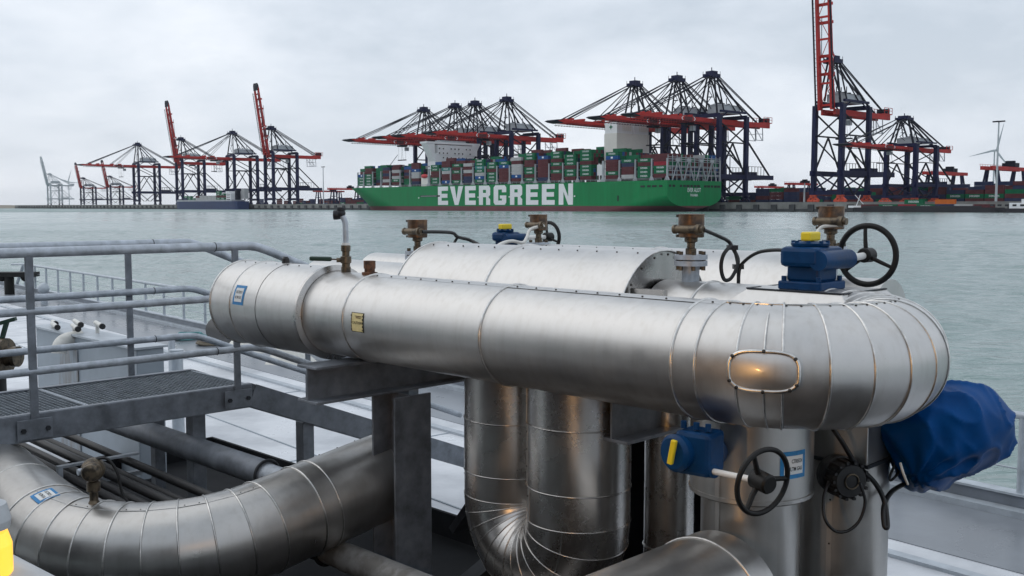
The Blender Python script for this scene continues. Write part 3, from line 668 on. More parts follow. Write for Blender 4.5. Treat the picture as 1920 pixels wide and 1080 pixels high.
    if not raised:
        for q in (-1, 1):
            for x_, th in ((-76, .7), (-72, .45), (-40, .6), (-30, .4)):
                mb = MB(); mb.bar((x_, q * 3.8, ZG + 2), (1, q * 3.2, 96.5 if x_ < -50 else 94.8), th, th); mb.build('fore_stay', bk, t, local=True)
        tx = -24
    else:
        for q in (-1, 1):
            mb = MB(); mb.bar((1, q * 3.2, 96.5), rot @ Vector((-38, q * 3.8, ZG + 2)), .45, .45); mb.bar(rot @ Vector((-38, q * 3.8, ZG + 2)), rot @ Vector((-64, q * 3.8, ZG + 4)), .35, .35); mb.build('fore_stay', bk, t, local=True)
        tx = 20
    mb = MB(); mb.mm(tx - 4, tx + 4, -3.2, 3.2, ZG - 4.2, ZG - 2.6); tr = mb.build('trolley', bk, t, local=True)
    mb = MB(); mb.mm(tx + 4, tx + 7.5, -1.5, 1.5, ZG - 8, ZG - 4.4); mb.build('operator_cab', hs, tr, local=True)
    mb = MB()
    for q in (-2.5, 2.5):
        for x_ in (-2.5, 2.5): mb.bar((tx + x_, q, ZG - 4), (tx + x_ * .6, q * 1.6, ZG - 17), .15, .15)
    mb.box((tx, 0, ZG - 17.5), (2.4, 12, .9)); mb.build('spreader', bk, tr, local=True)
    return t
proto = {}
def put(kind, t, label, group, scale=1.0, wv=68, first=True):
    if kind not in proto: o = proto[kind] = crane(**{'low': {}, 'up': dict(raised=True), 'up_orange': dict(raised=True, bogie='crane_orange', boom_ang=84), 'low_orange': dict(bogie='crane_orange'), 'pale': dict(raised=True, pale=True, boom_ang=78)}[kind])
    else: o = copy_tree(proto[kind])
    o.location = Q(t, wv, QZ); o.rotation_euler = (0, 0, YAW); o.scale = (scale if isinstance(scale, tuple) else (scale,) * 3)
    o['label'] = label; o['group'] = group
    return o
def tc_(px): return t_of(px, 72)
gq = 'ship-to-shore cranes on the quay'
put('low', tc_(1330), 'blue crane with red boom over the stern of the green ship, nearest of three', gq)
put('low', tc_(1266), 'blue crane with red boom behind the funnel, middle one of three astern', gq)
put('low', tc_(1188), 'blue crane whose red boom passes behind the cream funnel, leftmost of three', gq)
put('low', tc_(951), 'blue crane with lowered red boom, rightmost of four beyond the white wheelhouse', gq)
put('low', tc_(892), 'blue crane with lowered red boom, second from right of four behind the wheelhouse', gq)
put('low', tc_(855), 'blue crane with lowered red boom, second from left of four at the wheelhouse', gq)
put('low', tc_(797), 'blue crane with lowered red boom over the bow of the green ship', gq)
put('low', tc_(441), 'distant blue crane with lowered boom above the blue feeder ship', gq)
put('low', tc_(264), 'distant blue crane with lowered boom beside the two small cranes', gq)
put('up', tc_(513), 'distant blue crane with tall raised red boom, nearest the green ship', gq)
put('up', tc_(345), 'distant blue crane with raised red boom left of the blue feeder ship', gq)
put('up_orange', t_of(1551, 70), 'large near blue crane with red boom raised out of the picture', gq)
put('low_orange', t_of(1690, 72), 'smaller low blue crane with red boom, right of the raised crane', gq, (.80, .95, .56))
put('up', t_of(212, 72), 'small far crane with raised red boom, right one of two', gq, (.62, .8, .50))
put('up', t_of(162, 72), 'small far crane with raised red boom, left one of two', gq, (.62, .8, .50))
put('pale', t_of(100, 72), 'pale grey far crane with raised boom at the end of the quay', gq, (.62, .9, .62))

# ------------------------------------------------------------------ yard behind the quay
gy = 'containers in the yard behind the quay'
rnd = random.Random(3)
def yard(px0, px1, wv, tiers, name):
    ta, tb = t_of(px0, wv), t_of(px1, wv); n = int((ta - tb) / 12.9)
    for i in range(n):
        hgt = rnd.choice(tiers)
        for k in range(hgt):
            c = rnd.choice('GMNNMGNNMM'); 
            container(ta - 6.4 - i * 12.9, wv, QZ + .1 + k * CT, c, '%s yard container %s, %s stack from left, %s tier up' % (CNAME[c], name, ordn(i + 1), ordn(k + 1)), gy, lett=None if rnd.random() < .4 else False)
yard(1366, 1516, 118, (3, 4, 4), 'right of the stern')
yard(1640, 1925, 122, (3, 4, 5), 'behind the barge')
yard(640, 692, 130, (2, 3), 'left of the bow')
mb = MB()
rr = random.Random(9)
for i in range(300):
    wv = rr.uniform(135, 330); t = rr.uniform(-330, 60) if i < 200 else rr.uniform(430, 900)
    for k in range(rr.randint(2, 5 if i < 200 else 3)):
        mb.cur = IX[rr.choice('GMNNMMNNM')]; mb.box(Q(t, wv, QZ + .1 + k * CT + CT / 2), (CW, CL, CT - .1), PD, DS)
tag(mb.build('far_yard_stacks', IM), 'dark mixed container stacks far back in the yard', 'containers', kind='stuff')

def gantry():
    t = thing('yard_gantry', '', 'gantry crane')
    for q in (-3.5, 3.5):
        mb = MB(); mb.mm(-31, 31, q - .8, q + .8, 23, 25.6); mb.build('beam', 'crane_red', t, local=True)
        for x_ in (-22, 22):
            for s_ in (-1, 1):
                mb = MB(); mb.bar((x_ + s_ * 3.2, q * 1.9, 1.5), (x_ + s_ * 1.6, q, 23), 1.5, 1.3); mb.build('leg', 'crane_navy', t, local=True)
    for x_ in (-22, 22):
        mb = MB(); mb.box((x_, 0, 1.2), (9, 15.5, 1.2)); mb.box((x_, 0, 13), (5.4, 11.0, .9)); mb.build('sill', 'crane_navy', t, local=True)
    mb = MB(); mb.mm(4, 12, -4.5, 4.5, 25.7, 28.6); mb.mm(6, 9, -3, 3, 28.6, 30.2); mb.build('trolley', 'crane_black', t, local=True)
    mb = MB(); mb.bar((-31, 4.8, 27), (31, 4.8, 27), .2, .2)
    for k in range(16): mb.bar((-30 + 4 * k, 4.8, 25.6), (-30 + 4 * k, 4.8, 27), .2, .2)
    mb.build('guard_rail', 'crane_red', t, local=True)
    return t
g0 = gantry(); ggr = 'yard gantry cranes behind the quay'
for i, (px, wv, sc, lb) in enumerate(((1880, 190, 1.0, 'red and blue yard gantry crane at the right edge, by the lamp mast'), (1768, 200, .92, 'red and blue yard gantry crane just right of the low crane'), (1440, 230, .62, 'small red and blue yard gantry right of the green stern'), (1500, 180, .66, 'small red and blue yard gantry left of the near crane'), (650, 170, .85, 'red and blue yard gantry left of the green bow'), (618, 150, .72, 'small yard gantry beneath the rear of the tall raised crane'))):
    o = g0 if i == 0 else copy_tree(g0)
    o.location = Q(t_of(px, wv), wv, QZ); o.rotation_euler = (0, 0, YAW); o.scale = (sc, sc, sc); o['label'] = lb; o['group'] = ggr
def mast(px, wv, h, label):
    t = thing('lamp_mast', label, 'lamp mast', Q(t_of(px, wv), wv, QZ), YAW, 'lamp masts in the terminal')
    mb = MB(); mb.cyl((0, 0, 0), (0, 0, h), .75, .4, 10); mb.build('pole', 'crane_pale', t, local=True)
    mb = MB(); mb.mm(-.5, .5, -3.6, 3.6, h, h + .8); mb.mm(-2.6, 2.6, -.5, .5, h + .1, h + .7); mb.build('lamp_head', 'crane_black', t, local=True)
mast(1864, 70, 48, 'tall thin lamp mast in front of the wind turbine')
mast(1366, 150, 40, 'lamp mast just right of the green stern')
mast(608, 100, 46, 'lamp mast left of the green bow')
mast(1506, 70, 14, 'short lamp mast beside the near crane')

def turbine(px, Y, hub, blade, angs, label):
    x = (px - 960) / 1900 * Y
    t = thing('wind_turbine', label, 'wind turbine', (x, Y, 0), 0, 'wind turbines behind the port')
    mb = MB(); mb.cyl((0, 0, 0), (0, 0, hub), hub * .020, hub * .011, 14); mb.build('tower', 'crane_pale', t, local=True)
    mb = MB(); mb.cyl((0, 7, hub + 1), (0, -5, hub + 1), 2.4, 2.0, 12); mb.build('nacelle', 'crane_pale', t, local=True)
    for a in angs:
        d = Vector((math.sin(R_(a)), 0, math.cos(R_(a)))); s_ = Vector((d.z, 0, -d.x)); mb = MB()
        mb.prism([(-1.0, 0), (1.2, 0), (2.6, blade * .18), (.25, blade), (-.15, blade), (-1.2, blade * .18)], Vector((0, -6.5, hub + 1)), s_, d, .9); mb.build('blade', 'crane_pale', t, local=True)
turbine(1858, 2000, 112, 54, (14, 257, 141), 'white wind turbine behind the lamp mast at the right')
turbine(133, 3700, 92, 46, (18, 290, 95), 'small far white wind turbine beside the pale crane')

# ------------------------------------------------------------------ feeder ship and river barges
def long_hull(name, t0, t1, w0, w1, dz, m, parent, bow=True, zb=-.5, flare=.04):
    mb = MB(); n = 40; vs = []; LN = t1 - t0
    for j, z in enumerate((zb, dz)):
        for i in range(n + 1):
            u = i / n; tp = max(0, 1 - ((u - .86) / .14) ** 2) ** .5 if u > .86 else (1 if u > .03 else .8 + .2 * u / .03)
            c = (w0 + w1) / 2; h_ = (w1 - w0) / 2 * tp * (1 if j else .93)
            tt_ = t0 + LN * (u if j else u * .985); vs += [Q(tt_, c - h_, z), Q(tt_, c + h_, z)]
    k = 2 * (n + 1); fs = []
    for i in range(n): fs += [(2 * i, k + 2 * i, k + 2 * i + 2, 2 * i + 2), (2 * i + 1, 2 * i + 3, k + 2 * i + 3, k + 2 * i + 1), (k + 2 * i, k + 2 * i + 1, k + 2 * i + 3, k + 2 * i + 2)]
    fs.append((0, 1, k + 1, k)); mb.add(vs, fs); return mb.build(name, m, parent)
fe0, fe1 = t_of(452, 46), t_of(332, 46)
fs_ = thing('feeder_ship', 'blue feeder ship with white aft house beneath the distant cranes', 'ship', Q(fe0, 46, 0))
long_hull('hull', fe0, fe1, 40, 61, 10.5, 'feeder_blue', fs_)
mb = MB(); mb.box(Q((fe0 + fe1) / 2, 50.5, 11.5), (18.5, (fe1 - fe0) * .86, 2), PD, DS); mb.build('coaming', 'ship_grey', fs_)
mb = MB(); mb.box(Q(fe0 + 26, 50.5, 15.5), (16, 13, 10), PD, DS); mb.box(Q(fe0 + 27, 50.5, 22), (18, 9, 3), PD, DS); hs_ = mb.build('deckhouse', 'ship_white', fs_)
for lev in range(3):
    mb = MB(); mb.box(Q(fe0 + 26, 42.42, 13 + lev * 2.8), (.2, 10, .9), PD, DS); mb.build('window_row', 'window_dark', hs_)
mb = MB(); mb.box(Q(fe0 + 15, 50.5, 19), (6, 4, 13), PD, DS); mb.build('funnel', 'crane_black', fs_)
mb = MB(); mb.box(Q(fe0 + 22, 48, 33), (1, 1, 10), PD, DS); mb.box(Q(fe0 + 26, 48, 34), (1, 12, .7), PD, DS); mb.build('mast', 'ship_grey', fs_)
mb = MB(); mb.box(Q(fe0 + 8, 57, 20), (6, 9, 13), PD, DS); mb.build('stern_tank', 'c_white', fs_)
gf = 'containers on the blue feeder ship'
for bi in range(10):
    t = fe0 + 44 + bi * 13; hgt = (3, 4, 2, 2, 2, 2, 2, 1, 2, 2)[bi]
    for k in range(hgt):
        c = ('GMG', 'GMGG', 'WW', 'WW', 'WW', 'WW', 'WM', 'G', 'GG', 'NG')[bi][k]
        container(t, 44, 12.6 + k * CT, c, '%s container on the feeder ship, %s bay from its house, %s tier' % (CNAME[c], ordn(bi + 1), ordn(k + 1)), gf)
ba0, ba1 = t_of(1868, 47), t_of(1590, 47)
bg_ = thing('container_barge', 'long dark river barge loaded with containers below the near crane', 'barge', Q(ba0, 47, 0))
long_hull('hull', ba0, ba1, 46, 57.5, 2.9, 'barge_dark', bg_)
mb = MB(); mb.box(Q((ba0 + ba1) / 2, 51.7, 3.3), (9.6, (ba1 - ba0) * .8, 1.2), PD, DS); mb.build('coaming', 'barge_dark', bg_)
gb = 'containers on the river barge'
for i, (px, k, c) in enumerate(((1628, 0, 'M'), (1662, 0, 'G'), (1698, 0, 'R'), (1733, 0, 'G'), (1768, 0, 'N'), (1804, 0, 'W'), (1840, 0, 'M'), (1710, 1, 'G'), (1768, 1, 'O'))):
    o_ = container(t_of(px, 47), 48.4, 1.5 + k * 2.9 + .6, c, '%s container on the dark river barge, %s tier, %s' % (CNAME[c], 'upper' if k else 'lower', ('at its left end', 'second from left', 'third from left', 'fourth from left', 'fifth from left', 'sixth from left', 'at its right end', 'with white lettering', 'beneath the yard gantry')[i]), gb, lett=None)
mb = MB(); mb.bar(Q(t_of(1598, 47), 50, 3), Q(t_of(1606, 47), 50, 11), .4, .4); mb.bar(Q(t_of(1596, 47), 50, 11), Q(t_of(1612, 47), 50, 5), .3, .3); mb.build('foremast', 'ship_white', bg_)
mb = MB(); mb.box(Q(t_of(1597, 47), 51.5, 3.4), (5, 9, 1.4), PD, DS); mb.build('forecastle', 'ship_white', bg_)
b0, b1 = t_of(2010, 42), t_of(1872, 42)
bo = thing('river_vessel', 'white river vessel with windows at the right edge of the water', 'vessel', Q(b0, 42, 0))
long_hull('hull', b0, b1, 40, 50, 2.4, 'barge_dark', bo)
mb = MB(); mb.box(Q(b0 + (b1 - b0) * .5, 45, 4.0), (8, (b1 - b0) * .72, 3.2), PD, DS); mb.box(Q(b1 - 18, 45, 6.6), (7, 12, 2.2), PD, DS); mb.box(Q(b1 - 20, 45, 8.6), (5, 7, 2), PD, DS); sup = mb.build('superstructure', 'ship_white', bo)
for i in range(9):
    mb = MB(); mb.box(Q(b0 + 10 + i * 4.2, 40.95, 4.2), (.2, 2.2, 1.1), PD, DS); mb.build('window', 'window_dark', sup)
mb = MB(); mb.box(Q(b1 - 20, 42.42, 8.8), (.2, 5.6, .9), PD, DS); mb.build('wheelhouse_window', 'window_dark', sup)

# ================================================================== the tanker in the foreground
DZ = -2.6                                                            # deck level below the eye
E0 = Vector((3.64, 9.31, 0)); DE = Vector((0.649, -0.761, 0)).normalized(); DI = Vector((DE.y, -DE.x, 0))  # deck edge, inboard direction
def G(s_, i, z): return E0 - DE * s_ + DI * i + Vector((0, 0, H + z))   # s_ away along the edge, i inboard
mb = MB(); mb.box(G(8, 5.75, DZ - .9), (50, 11.5, 1.8), DE, DI); deck = tag(mb.build('tanker_deck', 'deck_light'), kind='structure')
mb = MB(); mb.box(G(8, .86, DZ + .003), (50, 1.3, .006), DE, DI); mb.build('side_walkway_paint', 'deck_grey', deck)
mb = MB(); mb.box(G(8, .95 + .9, DZ + .014), (50, .10, .028), DE, DI); mb.build('drip_bar', 'rail_grey', deck)
mb = MB(); mb.box(G(8, .05, DZ + .08), (50, .10, .16), DE, DI); mb.build('bulwark', 'hull_grey', deck)
mb = MB(); mb.box(G(8, .05, DZ + .17), (50, .14, .02), DE, DI); mb.build('bulwark_cap', 'rail_grey', deck)
mb = MB(); mb.box(G(8, .17, DZ + .03), (50, .13, .06), DE, DI); mb.build('waterway_bar', 'rail_grey', deck)
for s_ in (-6, -2.5, 1, 4.5, 8, 12, 16, 20, 24, 28):                 # plate seams with weld beads
    mb = MB(); mb.box(G(s_, 6.6, DZ + .003), (.02, 9.4, .006), DE, DI); mb.build('weld_seam', 'box_grey', deck)
for i_ in (3.6, 5.9):
    mb = MB(); mb.box(G(8, i_, DZ + .0035), (49.8, .018, .007), DE, DI); mb.build('weld_seam', 'box_grey', deck)
rl = thing('side_railing', 'grey railing with posts and wires along the far deck edge above the water', 'railing', G(10, .05, DZ))
mb = MB(); mb.tube([G(30, .05, DZ + .78), G(28.6, .05, DZ + .84), G(-14, .05, DZ + .84)], .034, 12); mb.build('top_rail', 'rail_grey', rl)
for z in (.38, .60):
    mb = MB(); mb.cyl(G(29, .05, DZ + z), G(-14, .05, DZ + z), .008, n=6); mb.build('wire', 'rail_grey', rl)
mb = MB(); mb.cyl((0, 0, 0), (0, 0, .66), .030, n=10); pm = mb.mesh('post', 'rail_grey')
for k in range(40):
    o = bpy.data.objects.new('post', pm); COL.objects.link(o); o.parent = rl; o.location = G(28.6 - 1.1 * k, .05, DZ + .18) - Vector(rl.location)
mb = MB(); mb.cyl(G(29.6, .05, DZ + .1), G(28.7, .05, DZ + .83), .05, n=8); mb.build('end_brace', 'rail_grey', rl)

# ------------------------------------------------------------------ cladding pieces
def shell(par, name, p0, p1, r, m='clad', cap0=False, cap1=False, n=64):
    mb = MB(); mb.cyl(p0, p1, r, n=n, caps=False); d = (p1 - p0).normalized()
    for c, p, sg in ((cap0, p0, -1), (cap1, p1, 1)):
        if c:
            a, u, v = frame(d * sg); mb.add([p + (u * math.cos(2 * math.pi * k / n) + v * math.sin(2 * math.pi * k / n)) * r for k in range(n)], [tuple(range(n))])
    return mb.build(name, m, par)
def bead(par, c, ax, r, t=.007, m='bead'):
    mb = MB(); mb.ring(c, ax, r + t * .25, t, 56, 6); return mb.build('seam_bead', m, par)
def screws(par, pts, nr, r=.0055):
    mb = MB()
    for p, n_ in zip(pts, nr): mb.cyl(p - n_ * .002, p + n_ * r * .7, r, r * .7, 7)
    o = mb.build('screws', 'screw', par); o['kind'] = 'stuff'; return o
def run_screws(par, p0, p1, r, nrm, step=.125):
    L_ = (p1 - p0).length; k = max(1, int(L_ / step)); d = (p1 - p0).normalized()
    screws(par, [p0 + d * (step * .5 + i * step) + nrm * r for i in range(k)], [nrm] * k)
def lap(par, p0, p1, r, nrm, wd=.03):
    d = (p1 - p0).normalized(); s_ = d.cross(nrm).normalized(); mb = MB(); vs = []
    for k in range(5):
        a = (k / 4 - .5) * wd / r; n_ = nrm * math.cos(a) + s_ * math.sin(a); vs += [p0 + n_ * (r + .0025), p1 + n_ * (r + .0025)]
    mb.add(vs, [(2 * k, 2 * k + 1, 2 * k + 3, 2 * k + 2) for k in range(4)], True); mb.bar(p0 + (nrm * math.cos(.5 * wd / r) - s_ * math.sin(.5 * wd / r)) * (r + .001), p1 + (nrm * math.cos(.5 * wd / r) - s_ * math.sin(.5 * wd / r)) * (r + .001), .004, .004, nrm)
    return mb.build('lap_seam', 'clad', par)
def gores(par, C, s_, t_, Rb, r, a0, a1, n, m='clad', seam_phi=None, beads=True, bt=.0055):
    ax = s_.cross(t_)
    def P(th, ph, rr=r):
        rd = s_ * math.cos(th) + t_ * math.sin(th); return C + rd * Rb + (rd * math.cos(ph) + ax * math.sin(ph)) * rr
    NN = 56
    for i in range(n):
        th0, th1 = a0 + (a1 - a0) * i / n, a0 + (a1 - a0) * (i + 1) / n
        rr0 = r + (.0015 if i % 2 else 0)
        vs = [P(th, 2 * math.pi * k / NN, rr0) for th in (th0, th1) for k in range(NN)]
        mb = MB(); mb.add(vs, [(k, NN + k, NN + (k + 1) % NN, (k + 1) % NN) for k in range(NN)], True); mb.build('gore_segment', m, par)
    if beads:
        for i in range(n + 1):
            th = a0 + (a1 - a0) * i / n; rd = s_ * math.cos(th) + t_ * math.sin(th); tg = -s_ * math.sin(th) + t_ * math.cos(th)
            bead(par, C + rd * Rb, tg, r, bt, 'clad_dull' if m == 'clad_dull' else 'bead')
    if seam_phi is not None:
        pts = []; nr = []
        for i in range(n):
            for f_ in (.25, .75):
                th = a0 + (a1 - a0) * (i + f_) / n; p = P(th, seam_phi); rd = s_ * math.cos(th) + t_ * math.sin(th)
                nn_ = rd * math.cos(seam_phi) + ax * math.sin(seam_phi); pts.append(p - nn_ * .003); nr.append(nn_)
        screws(par, pts, nr)
        mb = MB()
        for i in range(n):
            th0, th1 = a0 + (a1 - a0) * i / n, a0 + (a1 - a0) * (i + 1) / n; mb.bar(P(th0, seam_phi - .07), P(th1, seam_phi - .07), .005, .005)
        mb.build('lap_seam', 'bead', par)
    return P

# ------------------------------------------------------------------ the big pipe loop on top
ZP, RP, RB = -.625, .245, .42
B0 = 3.49; B1 = B0 + 2 * RB; AC = -2.25
loop = thing('insulated_pipe_loop', 'big steel-clad insulated pipe running forward and bending back at its rounded right end', 'pipe', F(-4, B0, ZP - RP))
cut = [-5.97, -5.72, -5.42, -4.97]
RL = .272
for i, (a, b) in enumerate(zip(cut, cut[1:])): shell(loop, 'cladding_section', F(a, B0, ZP), F(b, B0, ZP), RL + (.002 if i % 2 else 0), cap0=(i == 0), cap1=False)
mb = MB(); mb.lathe(F(-4.97, B0, ZP), E1, [(RL, -.02), (RL + .010, -.02), (RL + .010, .004), (RL - .02, .012), (RL - .055, .012)], 64); mb.build('end_collar', 'clad_dull', loop)
for a in (-5.97, -5.72): bead(loop, F(a, B0, ZP), E1, RL, .006)
mb = MB(); mb.cyl(F(-5, B0, ZP), F(-4.90, B0, ZP), RP - .03, n=48, caps=False); mb.build('recessed_joint', 'steel_dark', loop)
cut = [-4.955, -4.557, -3.464, -2.36, AC]
for i, (a, b) in enumerate(zip(cut, cut[1:])): shell(loop, 'cladding_section', F(a, B0, ZP), F(b, B0, ZP), RP + (.002 if i % 2 else 0))
for a in cut[1:-1]: bead(loop, F(a, B0, ZP), E1, RP)
nv = (-E2 * math.cos(R_(78)) + EZ * math.sin(R_(78)))
for a, b in zip(cut[1:], cut[2:]): lap(loop, F(a, B0, ZP), F(b, B0, ZP), RP, nv); run_screws(loop, F(a, B0, ZP), F(b, B0, ZP), RP + .003, nv)
run_screws(loop, F(-5.95, B0, ZP), F(-5.0, B0, ZP), RL, nv)
PT = gores(loop, F(AC, B0 + RB, ZP), -E2, E1, RB, RP, 0, math.pi, 12, seam_phi=None)
# top lap seam of the bend (on the crown)
sg = 1 if (-E2).cross(E1).z > 0 else -1
pts = []; nr = []
for i in range(26):
    th = math.pi * (i + .5) / 26; p = PT(th, sg * R_(80), RP); c = PT(th, 0, 0); n_ = (p - c).normalized(); pts.append(p); nr.append(n_)
screws(loop, pts, nr)
mb = MB()
for i in range(24): mb.bar(PT(math.pi * i / 24, sg * R_(83), RP + .001), PT(math.pi * (i + 1) / 24, sg * R_(83), RP + .001), .004, .005)
mb.build('lap_seam', 'bead', loop)
# oval inspection cover on the bend
TH0, PH0, DT, DP = R_(24), sg * R_(3), R_(11), R_(17)
def oval(u):
    a = 2 * math.pi * u; c, s_ = math.cos(a), math.sin(a); e_ = .62
    return TH0 + DT * abs(c) ** e_ * (1 if c > 0 else -1), PH0 + DP * abs(s_) ** e_ * (1 if s_ > 0 else -1)
mb = MB(); rim = [PT(*oval(i / 40), RP + .010) for i in range(40)]; mb.tube(rim, .008, 8, closed=True); cov = mb.build('inspection_cover_rim', 'bead', loop)
mb = MB(); vs = []
for j in range(7):
    q = 1 - j / 6
    for i in range(40):
        th, ph = oval(i / 40); dx = (th - TH0) / DT * q; dy = (ph - PH0) / DP * q
        vs.append(PT(TH0 + (th - TH0) * q, PH0 + (ph - PH0) * q, RP + .010 + .006 * (1 - q * q) + .002 * math.sin(3.2 * dx + 1) * (1 - q)))
mb.add(vs, [(j * 40 + i, j * 40 + (i + 1) % 40, (j + 1) * 40 + (i + 1) % 40, (j + 1) * 40 + i) for j in range(6) for i in range(40)], True); mb.build('inspection_cover', 'clad', loop)
sp = [PT(*oval(u), RP + .017) for u in (.09, .25, .41, .56, .64, .75, .86, .93)]
screws(loop, sp, [(p - PT(TH0, 0, 0)).normalized() for p in sp], .008)
for p0_, p1_ in ((PH0 + sg * DP * 1.05, sg * R_(62)), (PH0 - sg * DP * 1.05, -sg * R_(70))):
    mb = MB(); mb.tube([PT(TH0, p0_ + (p1_ - p0_) * i / 10, RP + .002) for i in range(11)], .004, 6); mb.build('cover_seam', 'bead', loop)
# rear leg
cut = [-6.3, -5.0]
shell(loop, 'cladding_section', F(-6.3, B1, ZP), F(-5.0, B1, ZP), RP, cap0=True)
shell(loop, 'cladding_section', F(-3.175, B1, ZP), F(AC, B1, ZP), RP)
bead(loop, F(-2.9, B1, ZP), E1, RP)
RA = .395
jac = thing('valve_jacket', 'wide drum-shaped steel jacket behind the front pipe, cut open at its right end', 'pipe jacket', F(-4.1, B1, ZP - RA))
shell(jac, 'cladding_section', F(-5.0, B1, ZP), F(-4.2, B1, ZP), RA, cap0=True); shell(jac, 'cladding_section', F(-4.2, B1, ZP), F(-3.19, B1, ZP), RA + .002)
bead(jac, F(-4.2, B1, ZP), E1, RA, .009); bead(jac, F(-5.0, B1, ZP), E1, RA, .006); bead(jac, F(-3.19, B1, ZP), E1, RA, .005)
mb = MB(); mb.lathe(F(-3.205, B1, ZP), E1, [(RA, 0), (RP - .01, 0)], 64); mb.build('end_plate', 'clad_dull', jac)
for a, b in ((-5.0, -4.2), (-4.2, -3.2)):
    for sgn in (-1, 1):
        nj = (E2 * (.28 * sgn) + EZ).normalized(); run_screws(jac, F(a, B1, ZP), F(b, B1, ZP), RA + .003, nj, .14)
mb = MB(); pts = [F(-3.19 + .006, B1, ZP) + (-E2 * math.cos(R_(x)) + EZ * math.sin(R_(x))) * (RA - .02) for x in range(20, 170, 18)]; screws(jac, pts, [E1] * len(pts), .007)
mb = MB(); mb.fb(-3.185, -2.98, B1 - .30, B1 - .265, ZP + .17, ZP + .215); mb.build('latch_strip', 'clad_dull', jac); mb = MB(); mb.fb(-3.185, -2.95, B1 + .25, B1 + .285, ZP + .17, ZP + .215); mb.build('latch_strip', 'clad_dull', jac)
# second row behind
BR = 5.5
row = thing('rear_insulated_pipe', 'farthest steel-clad pipe, its rounded top showing behind the drum-shaped jacket', 'pipe', F(-5, BR, ZP - RP))
shell(row, 'cladding_section', F(-7.2, BR, ZP), F(-5.35, BR, ZP), .22, cap0=True); shell(row, 'cladding_section', F(-5.35, BR, ZP), F(-4.1, BR, ZP), .35, cap0=True); shell(row, 'cladding_section', F(-4.1, BR, ZP), F(-3.0, BR, ZP), .352)
shell(row, 'cladding_section', F(-3.0, BR, ZP), F(-2.5, BR, ZP), .22, cap1=True)
mb = MB(); mb.lathe(F(-3.01, BR, ZP), E1, [(.35, 0), (.21, 0)], 56); mb.build('end_plate', 'clad_dull', row)
bead(row, F(-4.1, BR, ZP), E1, .35, .008); bead(row, F(-3.0, BR, ZP), E1, .35, .005)
run_screws(row, F(-5.3, BR, ZP), F(-3.0, BR, ZP), .352, (EZ - E2 * .25).normalized(), .16)

# stickers
def patch(par, name, m, C0, axis, nrm, r, wd, ht, off, tilt=0.0):
    """a label lying on a cylinder: wd along the axis, ht round it"""
    t_ = axis.cross(nrm).normalized()
    if t_.z < 0 and abs(axis.z) < .5: t_ = -t_
    mb = MB(); vs = []; nu = 6
    for i in range(nu + 1):
        v_ = (i / nu - .5) * ht; a = v_ / r; n_ = nrm * math.cos(a) + t_ * math.sin(a)
        for sgn in (-.5, .5): vs.append(C0 + axis * (sgn * wd + tilt * v_) + n_ * (r + off))
    mb.add(vs, [(2 * i, 2 * i + 1, 2 * i + 3, 2 * i + 2) for i in range(nu)], True); return mb.build(name, m, par)
def patch_text(par, m, C0, axis, nrm, r, wd, ht, off, lines, tilt=0.0, name='print'):
    t_ = axis.cross(nrm).normalized()
    if t_.z < 0 and abs(axis.z) < .5: t_ = -t_
    mb = MB()
    for body, cy, lw, lh in lines:
        vs, fs = text_polys(body); q = []
        for x, y in vs:
            v_ = (cy + y * lh) * ht; a = v_ / r; n_ = nrm * math.cos(a) + t_ * math.sin(a); q.append(C0 + axis * (x * lw * wd + tilt * v_) + n_ * (r + off))
        mb.add(q, fs)
    return mb.build(name, m, par)
def tape_label(par, C0, axis, nrm, r, wd, ht, l1='ELECTRISCH', l2='NLTM GAS', tilt=0):
    s_ = patch(par, 'blue_tape', 'tape_blue', C0, axis, nrm, r, wd, ht, .0015, tilt)
    inv = s_
    patch(inv, 'paper', 'paper', C0, axis, nrm, r, wd * .70, ht * .70, .003, tilt)
    patch_text(inv, 'ink', C0, axis, nrm, r, wd * .7, ht * .7, .0042, [(l1, .20, .8, .20), (l2, -.18, .8, .20)], tilt)
n1_ = (-E2 * math.cos(R_(17)) + EZ * math.sin(R_(17)))
tape_label(loop, F(-5.62, B0, ZP), E1, n1_, RL + .002, .125, .125)
n2_ = (-E2 * math.cos(R_(1)) + EZ * math.sin(R_(1))); C_ = F(-4.42, B0, ZP)
st_ = patch(loop, 'caution_sticker', 'ink', C_, E1, n2_, RP + .001, .112, .105, .002)
patch(st_, 'sticker_field', 'sticker', C_, E1, n2_, RP + .001, .098, .098, .0035)
patch_text(st_, 'ink', C_, E1, n2_, RP + .001, .098, .098, .005, [('CAUTION', -.02, .84, .15)])
mb = MB()
for k, (y_, l_) in enumerate(((.034, .055), (.026, .04))): mb.bar(C_ + n2_ * (RP + .006) + EZ * y_ - E1 * (l_ / 2 - .012), C_ + n2_ * (RP + .006) + EZ * y_ + E1 * (l_ / 2 + .012), .001, .004)
mb.build('fine_print', 'brown_bronze', st_)
for k in range(5):
    for sgn in (-1, 1):
        mb = MB(); mb.box(C_ + n2_ * (RP + .0058) + E1 * (sgn * .049) + EZ * (-.04 + .019 * k), (.006, .0008, .009), E1, E2); mb.build('hazard_mark', 'ink', st_)

